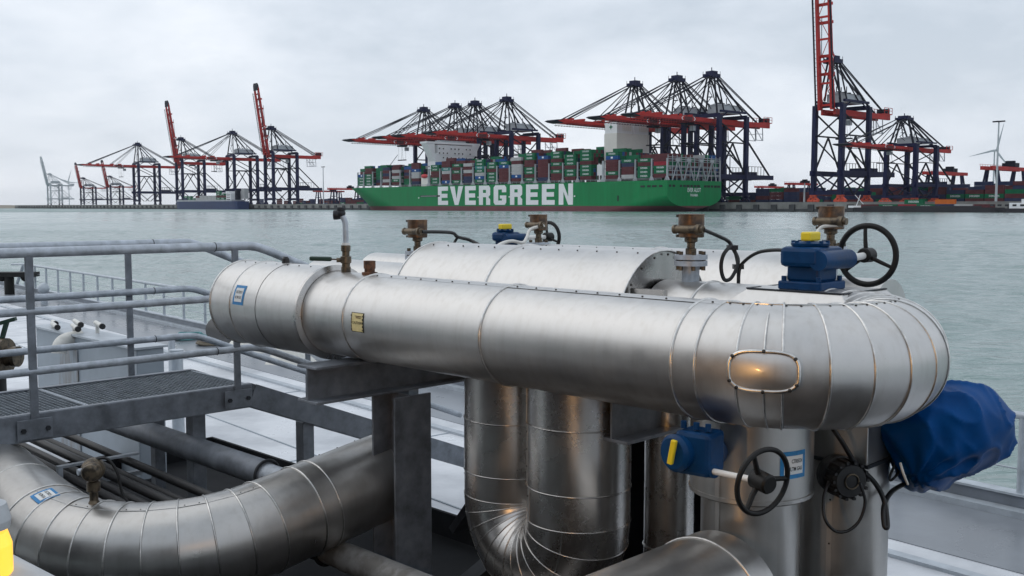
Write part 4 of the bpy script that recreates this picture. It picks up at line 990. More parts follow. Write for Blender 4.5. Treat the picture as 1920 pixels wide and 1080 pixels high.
# ------------------------------------------------------------------ valves, sensors on top
def sensor(a, b, zf, label, sc=1.0, side=E1, flange=True, cable=None):
    t = thing('gas_sensor', label, 'sensor', F(a, b, zf), 0, 'bronze sensor heads on the pipes')
    o = F(a, b, zf)
    if flange:
        mb = MB(); mb.lathe(o, EZ, [(.0, .02), (.085, .02), (.085, .045), (.0, .045)], 28); mb.lathe(o, EZ, [(.0, -.012), (.085, -.012), (.085, .014), (0, .014)], 28); mb.build('flange', 'galv', t)
        for k in range(6):
            q = o + (E1 * math.cos(k * math.pi / 3 + .3) + E2 * math.sin(k * math.pi / 3 + .3)) * .067; mb = MB(); mb.cyl(q - EZ * .035, q + EZ * .062, .011, n=6); mb.build('bolt', 'brass_dark', t)
    mb = MB(); mb.lathe(o, EZ, [(.028, .045), (.028, .075), (.021, .08), (.021, .105), (.034, .112), (.034, .135), (0.0, .137)], 18); mb.build('neck', 'brass_dark', t)
    mb = MB(); mb.lathe(o, EZ, [(0, .132), (.063, .133), (.066, .136), (.066, .14), (.066, .245), (.067, .246), (.067, .252), (.0, .253)], 36); hd = mb.build('head', 'brown_bronze', t)
    for k in (.141, .243):
        mb = MB(); mb.box(o + (-E2 * .62 - E1 * .78).normalized() * .069 + EZ * k, (.012, .012, .014), E1, E2); mb.build('lug', 'brass_dark', hd)
    d = side.normalized(); vv = -(E2 if abs(d.dot(E1)) > .5 else E1)
    q = o + vv * .062 - d * .05 + EZ * .175
    mb = MB(); mb.cyl(q, q + d * .125, .021, n=16); mb.cyl(q + d * .125, q + d * .150, .028, n=8); mb.cyl(q + d * .150, q + d * .168, .018, n=12); mb.cyl(q - d * .012, q + d * .002, .024, n=12); mb.build('cable_gland', 'brass_dark', hd)
    return t, q + d * .168
s3, g3 = sensor(-3.03, B1, -.290, 'bronze sensor head on a bolted flange at the cut-open end of the drum jacket')
mb = MB(); mb.cyl(F(-3.03, B1, -.305), F(-3.03, B1, ZP + .18), .045, n=24); mb.build('standpipe', 'galv', s3)
s1, g1 = sensor(-5.22, B1, -.338, 'leftmost bronze sensor head, on a flange left of the drum jacket')
mb = MB(); mb.cyl(F(-5.22, B1, -.35), F(-5.22, B1, ZP + .2), .045, n=20); mb.build('standpipe', 'galv', s1)
s2, g2 = sensor(-5.22, BR, -.310, 'bronze sensor head beside the far small handwheel')
mb = MB(); mb.cyl(F(-5.22, BR, -.32), F(-5.22, BR, ZP + .2), .045, n=20); mb.build('standpipe', 'galv', s2)
s4, g4 = sensor(-2.87, BR, -.28, 'bronze sensor head behind the near blue gearbox with yellow cap', flange=True)
s4.scale = (1.12, 1.12, 1.12)
mb = MB(); mb.cyl(F(-2.87, BR, -.30), F(-2.87, BR, ZP + .2), .045, n=20); mb.build('standpipe', 'galv', s4)

def handwheel(par, c, ax, Rr, tube, rot=0.0, sp=3):
    a, u, v = frame(ax); mb = MB(); mb.ring(c, ax, Rr, tube, 56, 12); wh = mb.build('handwheel', 'black_paint', par)
    for k in range(sp):
        t_ = rot + 2 * math.pi * k / sp; d = u * math.cos(t_) + v * math.sin(t_); mb = MB(); mb.tube([c + d * .02 - a * .012, c + d * Rr * .5 - a * .010, c + d * Rr], [.011, .010, .0085], 8); mb.build('spoke', 'black_paint', wh)
    mb = MB(); mb.lathe(c, ax, [(0, -.045), (.030, -.045), (.036, -.038), (.036, .030), (.030, .038), (0, .038)], 20); mb.build('hub', 'black_paint', wh)
    return wh
def gearbox(label, o, fwd, out_, size, wheel_c, wheel_R, ind='up', rot=0.3, name='gear_operator', up=EZ):
    """o: base centre; fwd: direction of the shaft; body is a cast housing with worm drum, flange, indicator"""
    t = thing(name, label, 'valve gearbox', o, 0, 'blue gear operators with handwheels')
    L_, D_, H_ = size; f = fwd.normalized(); s_ = out_.normalized()
    mb = MB(); mb.box(o + up * (H_ * .09), (L_ * .96, D_, H_ * .18), f, s_, up); mb.build('base_flange', 'blue_paint', t, bevel=.008)
    mb = MB(); mb.box(o + up * (H_ * .34), (L_ * .72, D_ * .74, H_ * .34), f, s_, up); mb.build('neck_casting', 'blue_paint', t, bevel=.012)
    mb = MB(); mb.box(o + up * (H_ * .68) - f * L_ * .02, (L_ * .98, D_ * .92, H_ * .42), f, s_, up); bd = mb.build('housing', 'blue_paint', t, bevel=.022)
    mb = MB(); mb.cyl(o + up * (H_ * .62) - f * L_ * .50 + s_ * D_ * .44, o + up * (H_ * .62) + f * L_ * .66 + s_ * D_ * .44, H_ * .20, n=28); mb.build('worm_drum', 'blue_paint', bd, bevel=.006)
    mb = MB(); mb.lathe(o - f * L_ * .08, up, [(0, H_ * .9), (L_ * .34, H_ * .9), (L_ * .36, H_ * .96), (L_ * .28, H_ * .99), (0, H_ * 1.0)], 28); mb.build('cover_plate', 'blue_paint', bd)
    for k in range(8):
        d = f * math.cos(k * math.pi / 4 + .4) + s_ * math.sin(k * math.pi / 4 + .4); mb = MB(); q = o - f * L_ * .08 + d * L_ * .31 + up * H_ * .96; mb.cyl(q, q + up * .012, .010, n=6); mb.build('bolt', 'blue_paint', bd)
    for sx in (-1, 1):
        for sy in (-1, 1):
            q = o + f * L_ * .40 * sx + s_ * D_ * .40 * sy + up * H_ * .18; mb = MB(); mb.cyl(q - up * .03, q + up * .022, .012, n=6); mb.build('bolt', 'blue_paint', t)
    if ind == 'up':
        mb = MB(); mb.box(o - f * L_ * .08 + up * (H_ * 1.0 + .022), (.105, .05, .042), f, s_, up); mb.build('position_indicator', 'yellow', t, bevel=.008)
    else:
        mb = MB(); mb.lathe(o - f * L_ * .02, -s_ , [(0, 0)], 3)
    q0 = o + up * (H_ * .62) + f * L_ * .62 + s_ * D_ * .44
    mb = MB(); mb.cyl(q0, wheel_c, .017, n=14); mb.build('shaft', 'white_paint', t)
    handwheel(t, wheel_c, fwd, wheel_R, .0145, rot); return t
# near gearbox on the bend
go = F(-2.36, B1 + .02, -.385)
gz = .225
dr = go + EZ * (gz * .62) + E2 * .26 * .62
gear1 = gearbox('near blue gearbox with yellow cap and large black handwheel above the pipe bend', go, E2, E1, (.25, .22, gz), go + EZ * .150 + E2 * .36 + E1 * .097, .143, rot=R_(96))
mb = MB(); mb.cyl(F(-2.36, B1 + .02, -.45), F(-2.36, B1 + .02, -.383), .085, n=28); mb.build('stem_collar', 'steel_dark', gear1)
mb = MB(); O_ = F(-2.62, B1 - .33, -.455)
sk = thing('cladding_hood', 'sloping sheet-steel hood around the base of the near blue gearbox', 'pipe jacket', F(-2.36, B1, -.5))
mb = MB(); z0, z1 = -.50, -.385
lo = [F(-2.74, B1 - .27, z0), F(-2.0, B1 - .27, z0), F(-2.0, B1 + .33, z0), F(-2.74, B1 + .33, z0)]; hi = [F(-2.60, B1 - .15, z1), F(-2.12, B1 - .15, z1), F(-2.12, B1 + .28, z1), F(-2.60, B1 + .28, z1)]
mb.add(lo + hi, [(0, 1, 5, 4), (1, 2, 6, 5), (2, 3, 7, 6), (3, 0, 4, 7), (4, 5, 6, 7)]); mb.build('sheet', 'clad', sk, bevel=.004)
mb = MB(); mb.bar(hi[0], hi[1], .014, .006); mb.bar(hi[1], hi[2], .014, .006); mb.bar(hi[3], hi[0], .014, .006); mb.build('edge_strip', 'steel_dark', sk)
# far small gearbox
go = F(-5.56, BR, -.345)
gear3 = gearbox('small far blue gearbox with yellow cap, between two bronze sensor heads', go, E2, E1, (.19, .16, .17), go + EZ * .105 + E2 * .40 + E1 * .07, .115, rot=R_(100))
mb = MB(); mb.cyl(F(-5.56, BR, -.46), F(-5.56, BR, -.343), .06, n=20); mb.build('stem_collar', 'steel_dark', gear3)

# ball valve and plug on the front pipe
vv = thing('drain_valve', 'small brass ball valve with green lever and curved vent pipe on the front pipe', 'valve', F(-4.86, B0, ZP + RP))
vb = F(-4.86, B0, ZP + RP - .03); up = EZ
mb = MB(); mb.lathe(vb, up, [(.028, 0), (.028, .06), (.024, .062), (.024, .08), (.032, .085), (.032, .12), (.022, .125), (.022, .15), (.028, .152), (.028, .185), (.0, .186)], 16); mb.build('body', 'brass_dark', vv)
mb = MB(); mb.cyl(vb + up * .186, vb + up * .20, .024, n=14); mb.build('thread_tape', 'white_paint', vv)
mb = MB(); mb.tube(smooth_path([vb + up * .20, vb + up * .28, vb + up * .325 + E1 * -.006, vb + up * .36 - E1 * .022 - E2 * .01], 5), .017, 14); mb.build('vent_pipe', 'galv', vv)
mb = MB(); mb.sphere(vb + up * .372 - E1 * .024 - E2 * .012, .026, 14, 9); mb.lathe(vb + up * .362 - E1 * .03 - E2 * .01, -E1 * .7 - E2 * .7, [(.024, 0), (.028, .025), (.028, .042), (.016, .042), (.0, .03)], 8); mb.lathe(vb + up * .372 - E1 * .024 - E2 * .012, up, [(.0, .016), (.026, .016), (.026, .034), (0, .035)], 8); mb.build('vent_elbow', 'steel_dark', vv)
hd_ = (-E1 * .72 - E2 * .62).normalized()
mb = MB(); mb.cyl(vb + up * .10, vb + up * .10 - E2 * .045 - E1 * .03, .014, n=10); mb.bar(vb + up * .102 + hd_ * .03, vb + up * .105 + hd_ * .10, .022, .008); lv = mb.build('lever', 'brass_dark', vv)
mb = MB(); mb.bar(vb + up * .105 + hd_ * .085, vb + up * .108 + hd_ * .215, .030, .026); mb.build('grip', 'handle_green', lv, bevel=.008)
pg = thing('threaded_plug', 'short rusty threaded plug on top of the front pipe beside the ball valve', 'plug', F(-4.62, B0, ZP + RP))
mb = MB(); mb.lathe(F(-4.62, B0 - .01, ZP + RP - .015), EZ, [(.045, 0), (.045, .025), (.030, .027), (.030, .045), (.034, .046), (.034, .062), (0, .063)], 8); mb.build('plug_body', 'rust', pg)
mb = MB(); mb.cyl(F(-4.62, B0 - .01, ZP + RP + .047), F(-4.62, B0 - .01, ZP + RP + .075), .034, n=6); mb.build('cap', 'rust', pg)
mb = MB(); mb.lathe(F(-5.50, B0, ZP + RL), EZ, [(.026, -.006), (.022, .028), (.014, .04), (0, .041)], 12)
tag(mb.build('rubber_nub', 'rubber'), 'small black rubber nub on the left drum of the front pipe', 'nub')

# cables on top
def cable(pts, r, label, m='rubber', n=9, ties=()):
    t = thing('cable', label, 'cable', pts[0]); P = smooth_path(pts, n); mb = MB(); mb.tube(P, r, 8); mb.build('cable_run', m, t)
    for i in ties: mb = MB(); q = Vector(pts[i]); mb.box(q, (r * 5, r * 5, r * 2.4)); mb.build('cable_tie', 'rubber', t)
    return t
def pc(x, y, Y): return PX(x, y, Y)
cable([g3, pc(1362, 450, 5.25), pc(1373, 464, 5.25), pc(1384, 490, 5.22), pc(1372, 520, 5.2), pc(1358, 524, 5.2), pc(1352, 500, 5.2), pc(1358, 475, 5.2), pc(1374, 464, 5.24), pc(1384, 500, 5.24), pc(1384, 560, 5.24)], .010, 'grey looped cable hanging from the sensor at the drum jacket', ties=(2, 9))
cable([pc(1482, 470, 4.9), pc(1450, 469, 5.0), pc(1420, 474, 5.1), pc(1396, 490, 5.2), pc(1386, 508, 5.22), pc(1384, 560, 5.22)], .009, 'thin dark cable arching from the near blue gearbox to the looped cable')
cable([g4, pc(1543, 425, 5.85), pc(1530, 440, 5.7)], .010, 'pale short cable at the sensor behind the near gearbox', m='white_pipe')
cable([g1, pc(845, 436, 6.9), pc(858, 444, 7.0), pc(880, 450, 7.1), pc(905, 462, 7.0), pc(925, 472, 6.9)], .012, 'dark cable running from the leftmost sensor past the far gearbox')
cable([pc(858, 445, 7.0), pc(852, 455, 7.0), pc(853, 462, 6.9), pc(860, 472, 6.8)], .010, 'short dark cable end left of the far blue gearbox')
cable([g2, pc(995, 430, 7.5), pc(988, 445, 7.4), pc(980, 455, 7.3), pc(960, 452, 7.2), pc(940, 457, 7.1), pc(920, 470, 7.0)], .012, 'pale cable looping down from the sensor beside the far handwheel', m='white_pipe')

# ------------------------------------------------------------------ supports
def hbeam(par, name, p0, p1, hgt, wid, up, m='galv_dark', tf=.016, tw=.011):
    d = (p1 - p0).normalized(); s_ = d.cross(up).normalized(); c = (p0 + p1) / 2; L_ = (p1 - p0).length
    mb = MB(); mb.box(c, (L_, tw, hgt - 2 * tf), d, s_, up); w_ = mb.build(name + '_web', m, par)
    for sgn in (-1, 1): mb = MB(); mb.box(c + up * (sgn * (hgt - tf) / 2), (L_ + .002, wid, tf), d, s_, up); mb.build(name + '_flange', m, par, bevel=.003)
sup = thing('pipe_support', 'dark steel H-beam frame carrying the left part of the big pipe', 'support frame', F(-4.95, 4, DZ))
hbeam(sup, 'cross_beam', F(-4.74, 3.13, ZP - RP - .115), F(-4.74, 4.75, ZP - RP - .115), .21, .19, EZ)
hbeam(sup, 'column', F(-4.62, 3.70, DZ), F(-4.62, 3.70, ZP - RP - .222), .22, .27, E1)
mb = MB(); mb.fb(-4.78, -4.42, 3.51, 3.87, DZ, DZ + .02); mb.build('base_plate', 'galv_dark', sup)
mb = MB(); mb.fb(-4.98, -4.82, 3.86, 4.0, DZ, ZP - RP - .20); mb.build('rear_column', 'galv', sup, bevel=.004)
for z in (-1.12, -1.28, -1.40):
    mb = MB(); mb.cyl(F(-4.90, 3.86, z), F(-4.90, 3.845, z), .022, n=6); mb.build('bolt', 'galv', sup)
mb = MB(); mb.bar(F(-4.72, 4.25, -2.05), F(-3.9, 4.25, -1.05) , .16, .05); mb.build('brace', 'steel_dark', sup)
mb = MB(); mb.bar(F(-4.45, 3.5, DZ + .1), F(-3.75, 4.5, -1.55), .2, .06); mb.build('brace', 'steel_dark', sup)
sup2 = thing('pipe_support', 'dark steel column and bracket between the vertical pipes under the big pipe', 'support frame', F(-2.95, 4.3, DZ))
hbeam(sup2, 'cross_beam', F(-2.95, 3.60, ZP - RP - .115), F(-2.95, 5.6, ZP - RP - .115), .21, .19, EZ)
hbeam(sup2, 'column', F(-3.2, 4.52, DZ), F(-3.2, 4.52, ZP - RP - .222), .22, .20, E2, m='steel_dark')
mb = MB(); mb.fb(-3.86, -2.95, 4.75, 4.95, DZ, -.95); mb.build('dark_fill_panel', 'shade_black', sup2)  # near-black panel added as dark fill for the gap between the pipes

# ------------------------------------------------------------------ vertical pipes below
AU, BU, RU = -3.236, 3.70, .256; AV, BV = -3.80, 3.80; ZU = -1.53
ub = thing('u_bend_pipe', 'pair of vertical steel-clad pipes joined by a segmented U-bend below the big pipe', 'pipe', F(-3.3, B0, DZ))
for a, bq, zs in ((AU, BU, (-.66, -1.05, -1.36, ZU)), (AV, BV, (-.66, -1.12, -1.40, ZU))):
    for i, (z0, z1) in enumerate(zip(zs, zs[1:])):
        shell(ub, 'cladding_section', F(a, bq, z0), F(a, bq, z1), RU + (.002 if i % 2 else 0), 'clad_dull')
        nn_ = (-E2 * .72 - E1 * .69).normalized() if a == AU else (-E2 * .40 - E1 * .92).normalized()
        nn_ = Matrix.Rotation(.12 * i, 3, 'Z') @ nn_
        lap(ub, F(a, bq, z0), F(a, bq, z1), RU, nn_, .022); run_screws(ub, F(a, bq, z0), F(a, bq, z1), RU + .003, nn_, .085)
    for z in zs[1:-1]: bead(ub, F(a, bq, z), EZ, RU, .0045, 'clad_dull')
du = (F(AV, BV, 0) - F(AU, BU, 0)); gores(ub, (F(AU, BU, ZU) + F(AV, BV, ZU)) / 2, du.normalized(), -EZ, du.length / 2, RU, 0, math.pi, 12, m='clad_dull', seam_phi=R_(60), bt=.0035)
# pipe 3 in the gloom
p3 = thing('slim_vertical_pipe', 'dark slim vertical pipe in the shade left of the lower blue gearbox', 'pipe', F(-2.75, 3.9, DZ))
shell(p3, 'cladding_section', F(-2.98, 4.10, DZ), F(-2.98, 4.10, -.85), .125, 'clad_dull')
bead(p3, F(-2.98, 4.10, -1.7), EZ, .125, .006)
# pipe 4 under the bend
p4 = thing('vertical_valve_pipe', 'wide vertical clad pipe under the bend carrying a blue taped label', 'pipe', F(-2.33, 3.80, DZ))
shell(p4, 'cladding_section', F(-2.33, 3.80, -1.22), F(-2.33, 3.80, ZP - .10), .262, 'clad_mid'); shell(p4, 'cladding_section', F(-2.33, 3.80, DZ), F(-2.33, 3.80, -1.22), .212, 'clad_mid')
mb = MB(); mb.lathe(F(-2.33, 3.80, -1.22), EZ, [(.20, -.012), (.254, -.012), (.266, -.004), (.266, .012), (.262, .014)], 56); mb.build('skirt_edge', 'clad_mid', p4)
nn_ = (-E2 * .99 - E1 * .12).normalized()
lap(p4, F(-2.33, 3.80, -1.7), F(-2.33, 3.80, -1.22), .212, nn_, .02); run_screws(p4, F(-2.33, 3.80, -1.7), F(-2.33, 3.80, -1.22), .2, nn_, .12)
lap(p4, F(-2.33, 3.80, -1.22), F(-2.33, 3.80, -.82), .262, (-E2 * .99 + E1 * .02).normalized(), .02)
nl = (-E2 * .30 + E1 * .954).normalized(); C_ = F(-2.33, 3.80, -1.06); tg_ = EZ.cross(nl).normalized()
for nm, m_n, wd, ht, of in (('blue_tape', 'tape_blue', .135, .115, .0015), ('paper', 'paper', .10, .078, .003)):
    mb = MB(); vs = []
    for i in range(9):
        a = (i / 8 - .5) * wd / .262; n_ = nl * math.cos(a) + tg_ * math.sin(a); vs += [C_ + n_ * (.262 + of) - EZ * ht / 2, C_ + n_ * (.262 + of) + EZ * ht / 2]
    mb.add(vs, [(2 * i, 2 * i + 2, 2 * i + 3, 2 * i + 1) for i in range(8)], True); mb.build(nm, m_n, p4)
mb = MB()
for body, cy, cx, lw in (('CTRISCH', .016, .015, .058), ('NLTM GAS', -.016, .006, .074)):
    vs, fs = text_polys(body); q = []
    for x, y in vs:
        a = (cx + x * lw) / .262; n_ = nl * math.cos(a) + tg_ * math.sin(a); q.append(C_ + n_ * .2662 + EZ * (cy + y * .017))
    mb.add(q, fs)
mb.build('print', 'ink', p4)
# low tee pipe coming towards the viewer
tp = thing('low_tee_pipe', 'fat horizontal clad pipe at the bottom, meeting the label-bearing vertical pipe', 'pipe', F(-2.27, 3, -1.9))
ZT, RT = -1.62, .285
shell(tp, 'cladding_section', F(-2.27, 3.5, ZT), F(-2.27, 2.72, ZT), RT, 'clad_mid', cap0=True); shell(tp, 'cladding_section', F(-2.27, 2.72, ZT), F(-2.27, 1.6, ZT), RT + .003, 'clad_mid', cap1=True)
bead(tp, F(-2.27, 3.36, ZT), E2, RT, .006); bead(tp, F(-2.27, 2.72, ZT), E2, RT, .007)
# pipe 5 on the right
p5 = thing('right_vertical_pipe', 'vertical clad pipe with square collar at the right, beneath the blue tarpaulin', 'pipe', F(-2.17, B1, DZ))
shell(p5, 'cladding_section', F(-2.17, B1, DZ), F(-2.17, B1, -1.12), .205, 'clad_mid')
mb = MB(); mb.fb(-2.40, -1.96, B1 - .2, B1 + .2, -1.12, -.80); mb.build('square_collar', 'clad_mid', p5, bevel=.006)
mb = MB(); mb.fb(-2.41, -1.95, B1 - .21, B1 + .21, -1.13, -1.115); mb.build('collar_edge', 'steel_dark', p5)
nn_ = (-E2 * .9 + E1 * .2).normalized(); lap(p5, F(-2.17, B1, -2.2), F(-2.17, B1, -1.13), .205, nn_, .02); run_screws(p5, F(-2.17, B1, -2.2), F(-2.17, B1, -1.13), .207, nn_, .2)
bead(p5, F(-2.17, B1, -2.05), EZ, .205, .006)
bz = thing('round_junction_box', 'round black junction box with cable on the right vertical pipe', 'junction box', F(-2.33, B1 - .28, -1.28))
q = PX(1583, 896, 4.33); d_ = (-E2 * .55 + E1 * .83).normalized()
mb = MB(); mb.lathe(q - d_ * .06, d_, [(0, -.03), (.085, -.03), (.09, .0), (.09, .03), (.078, .032), (.078, .10), (.07, .12), (0, .122)], 26); mb.build('housing', 'rubber', bz)
for k in range(14):
    a, u, v = frame(d_); n_ = u * math.cos(k * math.pi / 7) + v * math.sin(k * math.pi / 7); mb = MB(); mb.box(q + n_ * .08 + d_ * .02, (.012, .012, .08), u, v, d_); mb.build('grip_rib', 'rubber', bz)
mb = MB(); mb.ring(q + d_ * .064, d_, .032, .004, 20, 5); mb.build('nameplate_ring', 'brass_dark', bz)
cable([pc(1556, 795, 4.25), pc(1580, 830, 4.25), pc(1605, 870, 4.3), pc(1640, 905, 4.35), pc(1658, 940, 4.35), pc(1664, 985, 4.3), pc(1658, 985, 4.3), pc(1657, 950, 4.34), pc(1672, 922, 4.42), pc(1700, 905, 4.5)], .011, 'black cable drooping from the bend to the blue tarpaulin')
cable([pc(1612, 905, 4.2), pc(1622, 940, 4.2), pc(1612, 975, 4.2), pc(1590, 995, 4.2), pc(1565, 995, 4.2), pc(1546, 970, 4.2), pc(1545, 930, 4.25), pc(1556, 900, 4.3)], .007, 'thin black cable looping below the round junction box')
cable([pc(1683, 855, 4.4), pc(1678, 870, 4.4), pc(1668, 895, 4.4), pc(1672, 900, 4.4), pc(1684, 885, 4.42), pc(1680, 870, 4.45)], .006, 'small black tie cord at the mouth of the tarpaulin')

# lower gearbox
go = F(-2.42, 3.10, -1.02)
gr = thing('gear_operator', 'lower dark blue gearbox with yellow lever and tilted black handwheel', 'valve gearbox', go, 0, 'blue gear operators with handwheels')
c = PX(1312, 846, 3.88); fx, fy = E1, E2
fxx = Vector((math.cos(R_(-38)), math.sin(R_(-38)), 0)); fyy = Vector((-fxx.y, fxx.x, 0))
mb = MB(); mb.box(c, (.15, .14, .17), fxx, fyy); hb = mb.build('housing', 'blue_paint', gr, bevel=.018)
mb = MB(); mb.lathe(c - fxx * .04 + EZ * .0, (-fyy - fxx * .25), [(0, .05), (.07, .05), (.074, .09), (.06, .105), (0, .108)], 26); mb.build('cover_plate', 'blue_paint', hb)
for k in (-.055, 0.0, .05):
    mb = MB(); mb.cyl(c + fxx * k + EZ * .09 - fyy * .03, c + fxx * k + EZ * .118 - fyy * .03, .012, n=8); mb.build('bolt', 'blue_paint', hb)
q = c - fxx * .055 - fyy * .125 + EZ * .01
mb = MB(); mb.bar(q + EZ * .05 + fxx * .012, q - EZ * .045 - fxx * .006, .022, .02, fyy); mb.build('position_lever', 'yellow', gr, bevel=.004)
mb = MB(); mb.cyl(c + fyy * .07, F(-2.38, 3.60, -1.04), .06, n=20); mb.build('mounting_spool', 'blue_paint', gr)
wc = PX(1430, 903, 3.52); ws = PX(1338, 884, 3.80); axd = (wc - ws).normalized()
mb = MB(); mb.cyl(ws - axd * .03, wc, .012, n=12); mb.build('shaft', 'white_paint', gr)
mb = MB(); mb.cyl(ws - axd * .08, ws + axd * .005, .030, .026, n=16); mb.build('shaft_boss', 'blue_paint', gr)
handwheel(gr, wc, Vector((math.sin(R_(150)), math.cos(R_(150)), -.12)), .119, .0098, rot=R_(62))

# tarpaulin over an actuator
def tarp():
    t = thing('tarpaulin_cover', 'crumpled blue tarpaulin bag tied over an actuator at the right', 'tarpaulin', PX(1740, 925, 4.5))
    sil = [(1650, 805), (1682, 756), (1740, 730), (1800, 720), (1845, 727), (1885, 762), (1904, 806), (1890, 850), (1850, 872), (1800, 884), (1768, 915), (1718, 929), (1697, 900), (1668, 850)]
    bm = bmesh.new()
    cx = sum(p[0] for p in sil) / len(sil); cy = sum(p[1] for p in sil) / len(sil)
    sil = [(cx + (x - cx) * 1.12, cy + (y - cy) * 1.12) for x, y in sil]
    for x, y in sil: bm.verts.new(PX(x, y, 4.50))
    for f_, dy in ((.80, -.17), (.45, -.25), (.82, .2), (.4, .3)):
        for x, y in sil: bm.verts.new(PX(cx + (x - cx) * f_, cy + (y - cy) * f_, 4.50 + dy))
    r = bmesh.ops.convex_hull(bm, input=bm.verts[:])
    bmesh.ops.delete(bm, geom=[v for v in bm.verts if not v.link_faces], context='VERTS')
    bmesh.ops.triangulate(bm, faces=bm.faces[:])
    for _ in range(4): bmesh.ops.subdivide_edges(bm, edges=[e for e in bm.edges if e.calc_length() > .022], cuts=1, use_grid_fill=True); bmesh.ops.triangulate(bm, faces=bm.faces[:])
    for _ in range(45): bmesh.ops.smooth_vert(bm, verts=bm.verts[:], factor=.5, use_axis_x=True, use_axis_y=True, use_axis_z=True)
    from mathutils import noise
    bm.normal_update(); C = PX(cx, cy, 4.50)
    tie = PX(1690, 880, 4.50)
    for v in bm.verts:
        p = v.co; n_ = v.normal.copy()
        rel = p - tie; ang = math.atan2(rel.z, rel.x); dist = rel.length
        fold = math.sin(ang * 13 + 2.5 * noise.noise(p * 4)) * .014 * min(1, dist * 4) * max(0, 1 - dist / .6)
        ridg = (1 - abs(noise.noise(p * 5.2 + Vector((3, 1, 7))))) ** 7 * .020 + (1 - abs(noise.noise(Vector((p.x * 9 + p.z * 6, p.y * 4, p.z * 3)) + Vector((5, 2, 1))))) ** 6 * .008
        big = noise.noise(p * 2.2) * .022
        v.co = p + n_ * (fold + ridg + big - .018)
    me = bpy.data.meshes.new('cover'); bm.to_mesh(me); bm.free()
    me.transform(wm(t).inverted()); me.materials.append(MATS['tarp'])
    for p in me.polygons: p.use_smooth = True
    o = bpy.data.objects.new('cover', me); COL.objects.link(o); o.parent = t
    mb = MB(); mb.tube(smooth_path([PX(1688, 868, 4.27), PX(1694, 888, 4.25), PX(1702, 908, 4.27)], 5), .006, 6); mb.build('draw_cord', 'white_pipe', t)
    mb = MB(); mb.cyl(F(-2.0, B1 + .1, -1.0), PX(1730, 840, 4.55), .07, n=18); mb.build('actuator_neck', 'blue_paint', t)
tarp()

dt = thing('shade_sheet', 'near-black sheet added on the deck as the shade under the pipes', 'shade sheet', F(-2, 3, DZ))  # near-black sheet added where the deck below the pipes is only in shade
mb = MB(); mb.fb(-9.5, 3, .4, 5.1, DZ + .002, DZ + .03); mb.build('shade_floor', 'shade_black', dt)
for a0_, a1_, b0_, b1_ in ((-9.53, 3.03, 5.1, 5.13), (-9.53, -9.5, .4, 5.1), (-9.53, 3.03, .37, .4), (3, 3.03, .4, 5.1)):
    mb = MB(); mb.fb(a0_, a1_, b0_, b1_, DZ + .001, DZ + .22); mb.build('shade_rim', 'shade_black', dt)
# ------------------------------------------------------------------ lower left bend
ZL, RLW = -1.79, .262
AL, BL, RBL = -4.86, 2.06, .84
E1T = (E1 * math.cos(R_(8)) - EZ * math.sin(R_(8)))
E2T = (E2 * math.cos(R_(8.8)) + EZ * math.sin(R_(8.8)))
lb = thing('low_bend_pipe', 'large clad pipe bending below the grated walkway at the lower left', 'pipe', F(AL, BL, ZL - RLW))
E1T = (E1T - E2T * E2T.dot(E1T)).normalized()
def AX(a): return F(AL - RBL, BL, ZL) + E1T * (a - (AL - RBL))
shell(lb, 'cladding_section', AX(-8.6), AX(-6.5), RLW, 'clad_mid'); shell(lb, 'cladding_section', AX(-6.5), AX(AL - RBL), RLW + .002, 'clad_mid')
bead(lb, AX(-6.5), E1T, RLW, .006); bead(lb, AX(-6.08), E1T, RLW, .004)
CB = F(AL - RBL, BL, ZL) + E2T * RBL
PL = gores(lb, CB, -E2T, E1T, RBL, RLW, 0, math.pi / 2, 9, m='clad_mid', seam_phi=(1 if (-E2).cross(E1).z > 0 else -1) * R_(88))
cs = [CB + E1T * RBL + E2T * x for x in (0, .25, .36, .98)]
for i, (c0_, c1_) in enumerate(zip(cs, cs[1:])): shell(lb, 'cladding_section', c0_, c1_, RLW + (.002 if i % 2 else 0), 'clad_mid', cap1=(i == 2))
for c_ in cs[1:-1]: bead(lb, c_, E2T, RLW, .006)
nn_ = (-E1 * math.cos(R_(68)) + EZ * math.sin(R_(68))); run_screws(lb, cs[0], cs[3], RLW + .002, nn_, .13)
tape_label(lb, AX(-5.60), E1T, (E2T.cross(E1T) * (-1 if E2T.cross(E1T).z < 0 else 1) - E2T * .06).normalized(), RLW + .002, .12, .12)
tr = thing('pressure_transmitter', 'brown pressure transmitter with twin round covers standing on the low bend pipe', 'transmitter', F(-5.30, BL + .10, ZL + RLW))
q = F(-5.30, BL + .10, ZL + RLW - .055)
mb = MB(); mb.lathe(q, EZ, [(.05, 0), (.03, .015), (.022, .03), (.022, .075), (.035, .08), (.035, .13), (.026, .135), (.026, .155), (0, .156)], 16); mb.build('stem', 'brass_dark', tr)
dd = (E1 * .85 - E2 * .5).normalized(); qq = q + EZ * .195
mb = MB(); mb.sphere(qq, .062, 18, 12); hd = mb.build('housing', 'brass_dark', tr)
for sgn in (-1, 1): mb = MB(); mb.lathe(qq + dd * (sgn * .03), dd * sgn, [(.050, 0), (.052, .03), (.048, .04), (.044, .055), (.030, .062), (0, .063)], 22); mb.build('round_cover', 'brass_dark', hd)
mb = MB(); mb.lathe(qq - E2 * .03, -E2, [(.018, .02), (.018, .05), (.012, .052), (0, .052)], 12); mb.build('vent_plug', 'galv', hd)
dc = (E1 * .55 + E2 * .83).normalized(); cable([qq + EZ * .05, qq + dc * .07 + EZ * .055, qq + dc * .12 - EZ * .02, qq + dc * .15 - EZ * .15, qq + dc * .24 - EZ * .25, qq + dc * .38 - EZ * .24, qq + dc * .45 - EZ * .29], .008, 'dark cable dropping from the brown pressure transmitter')
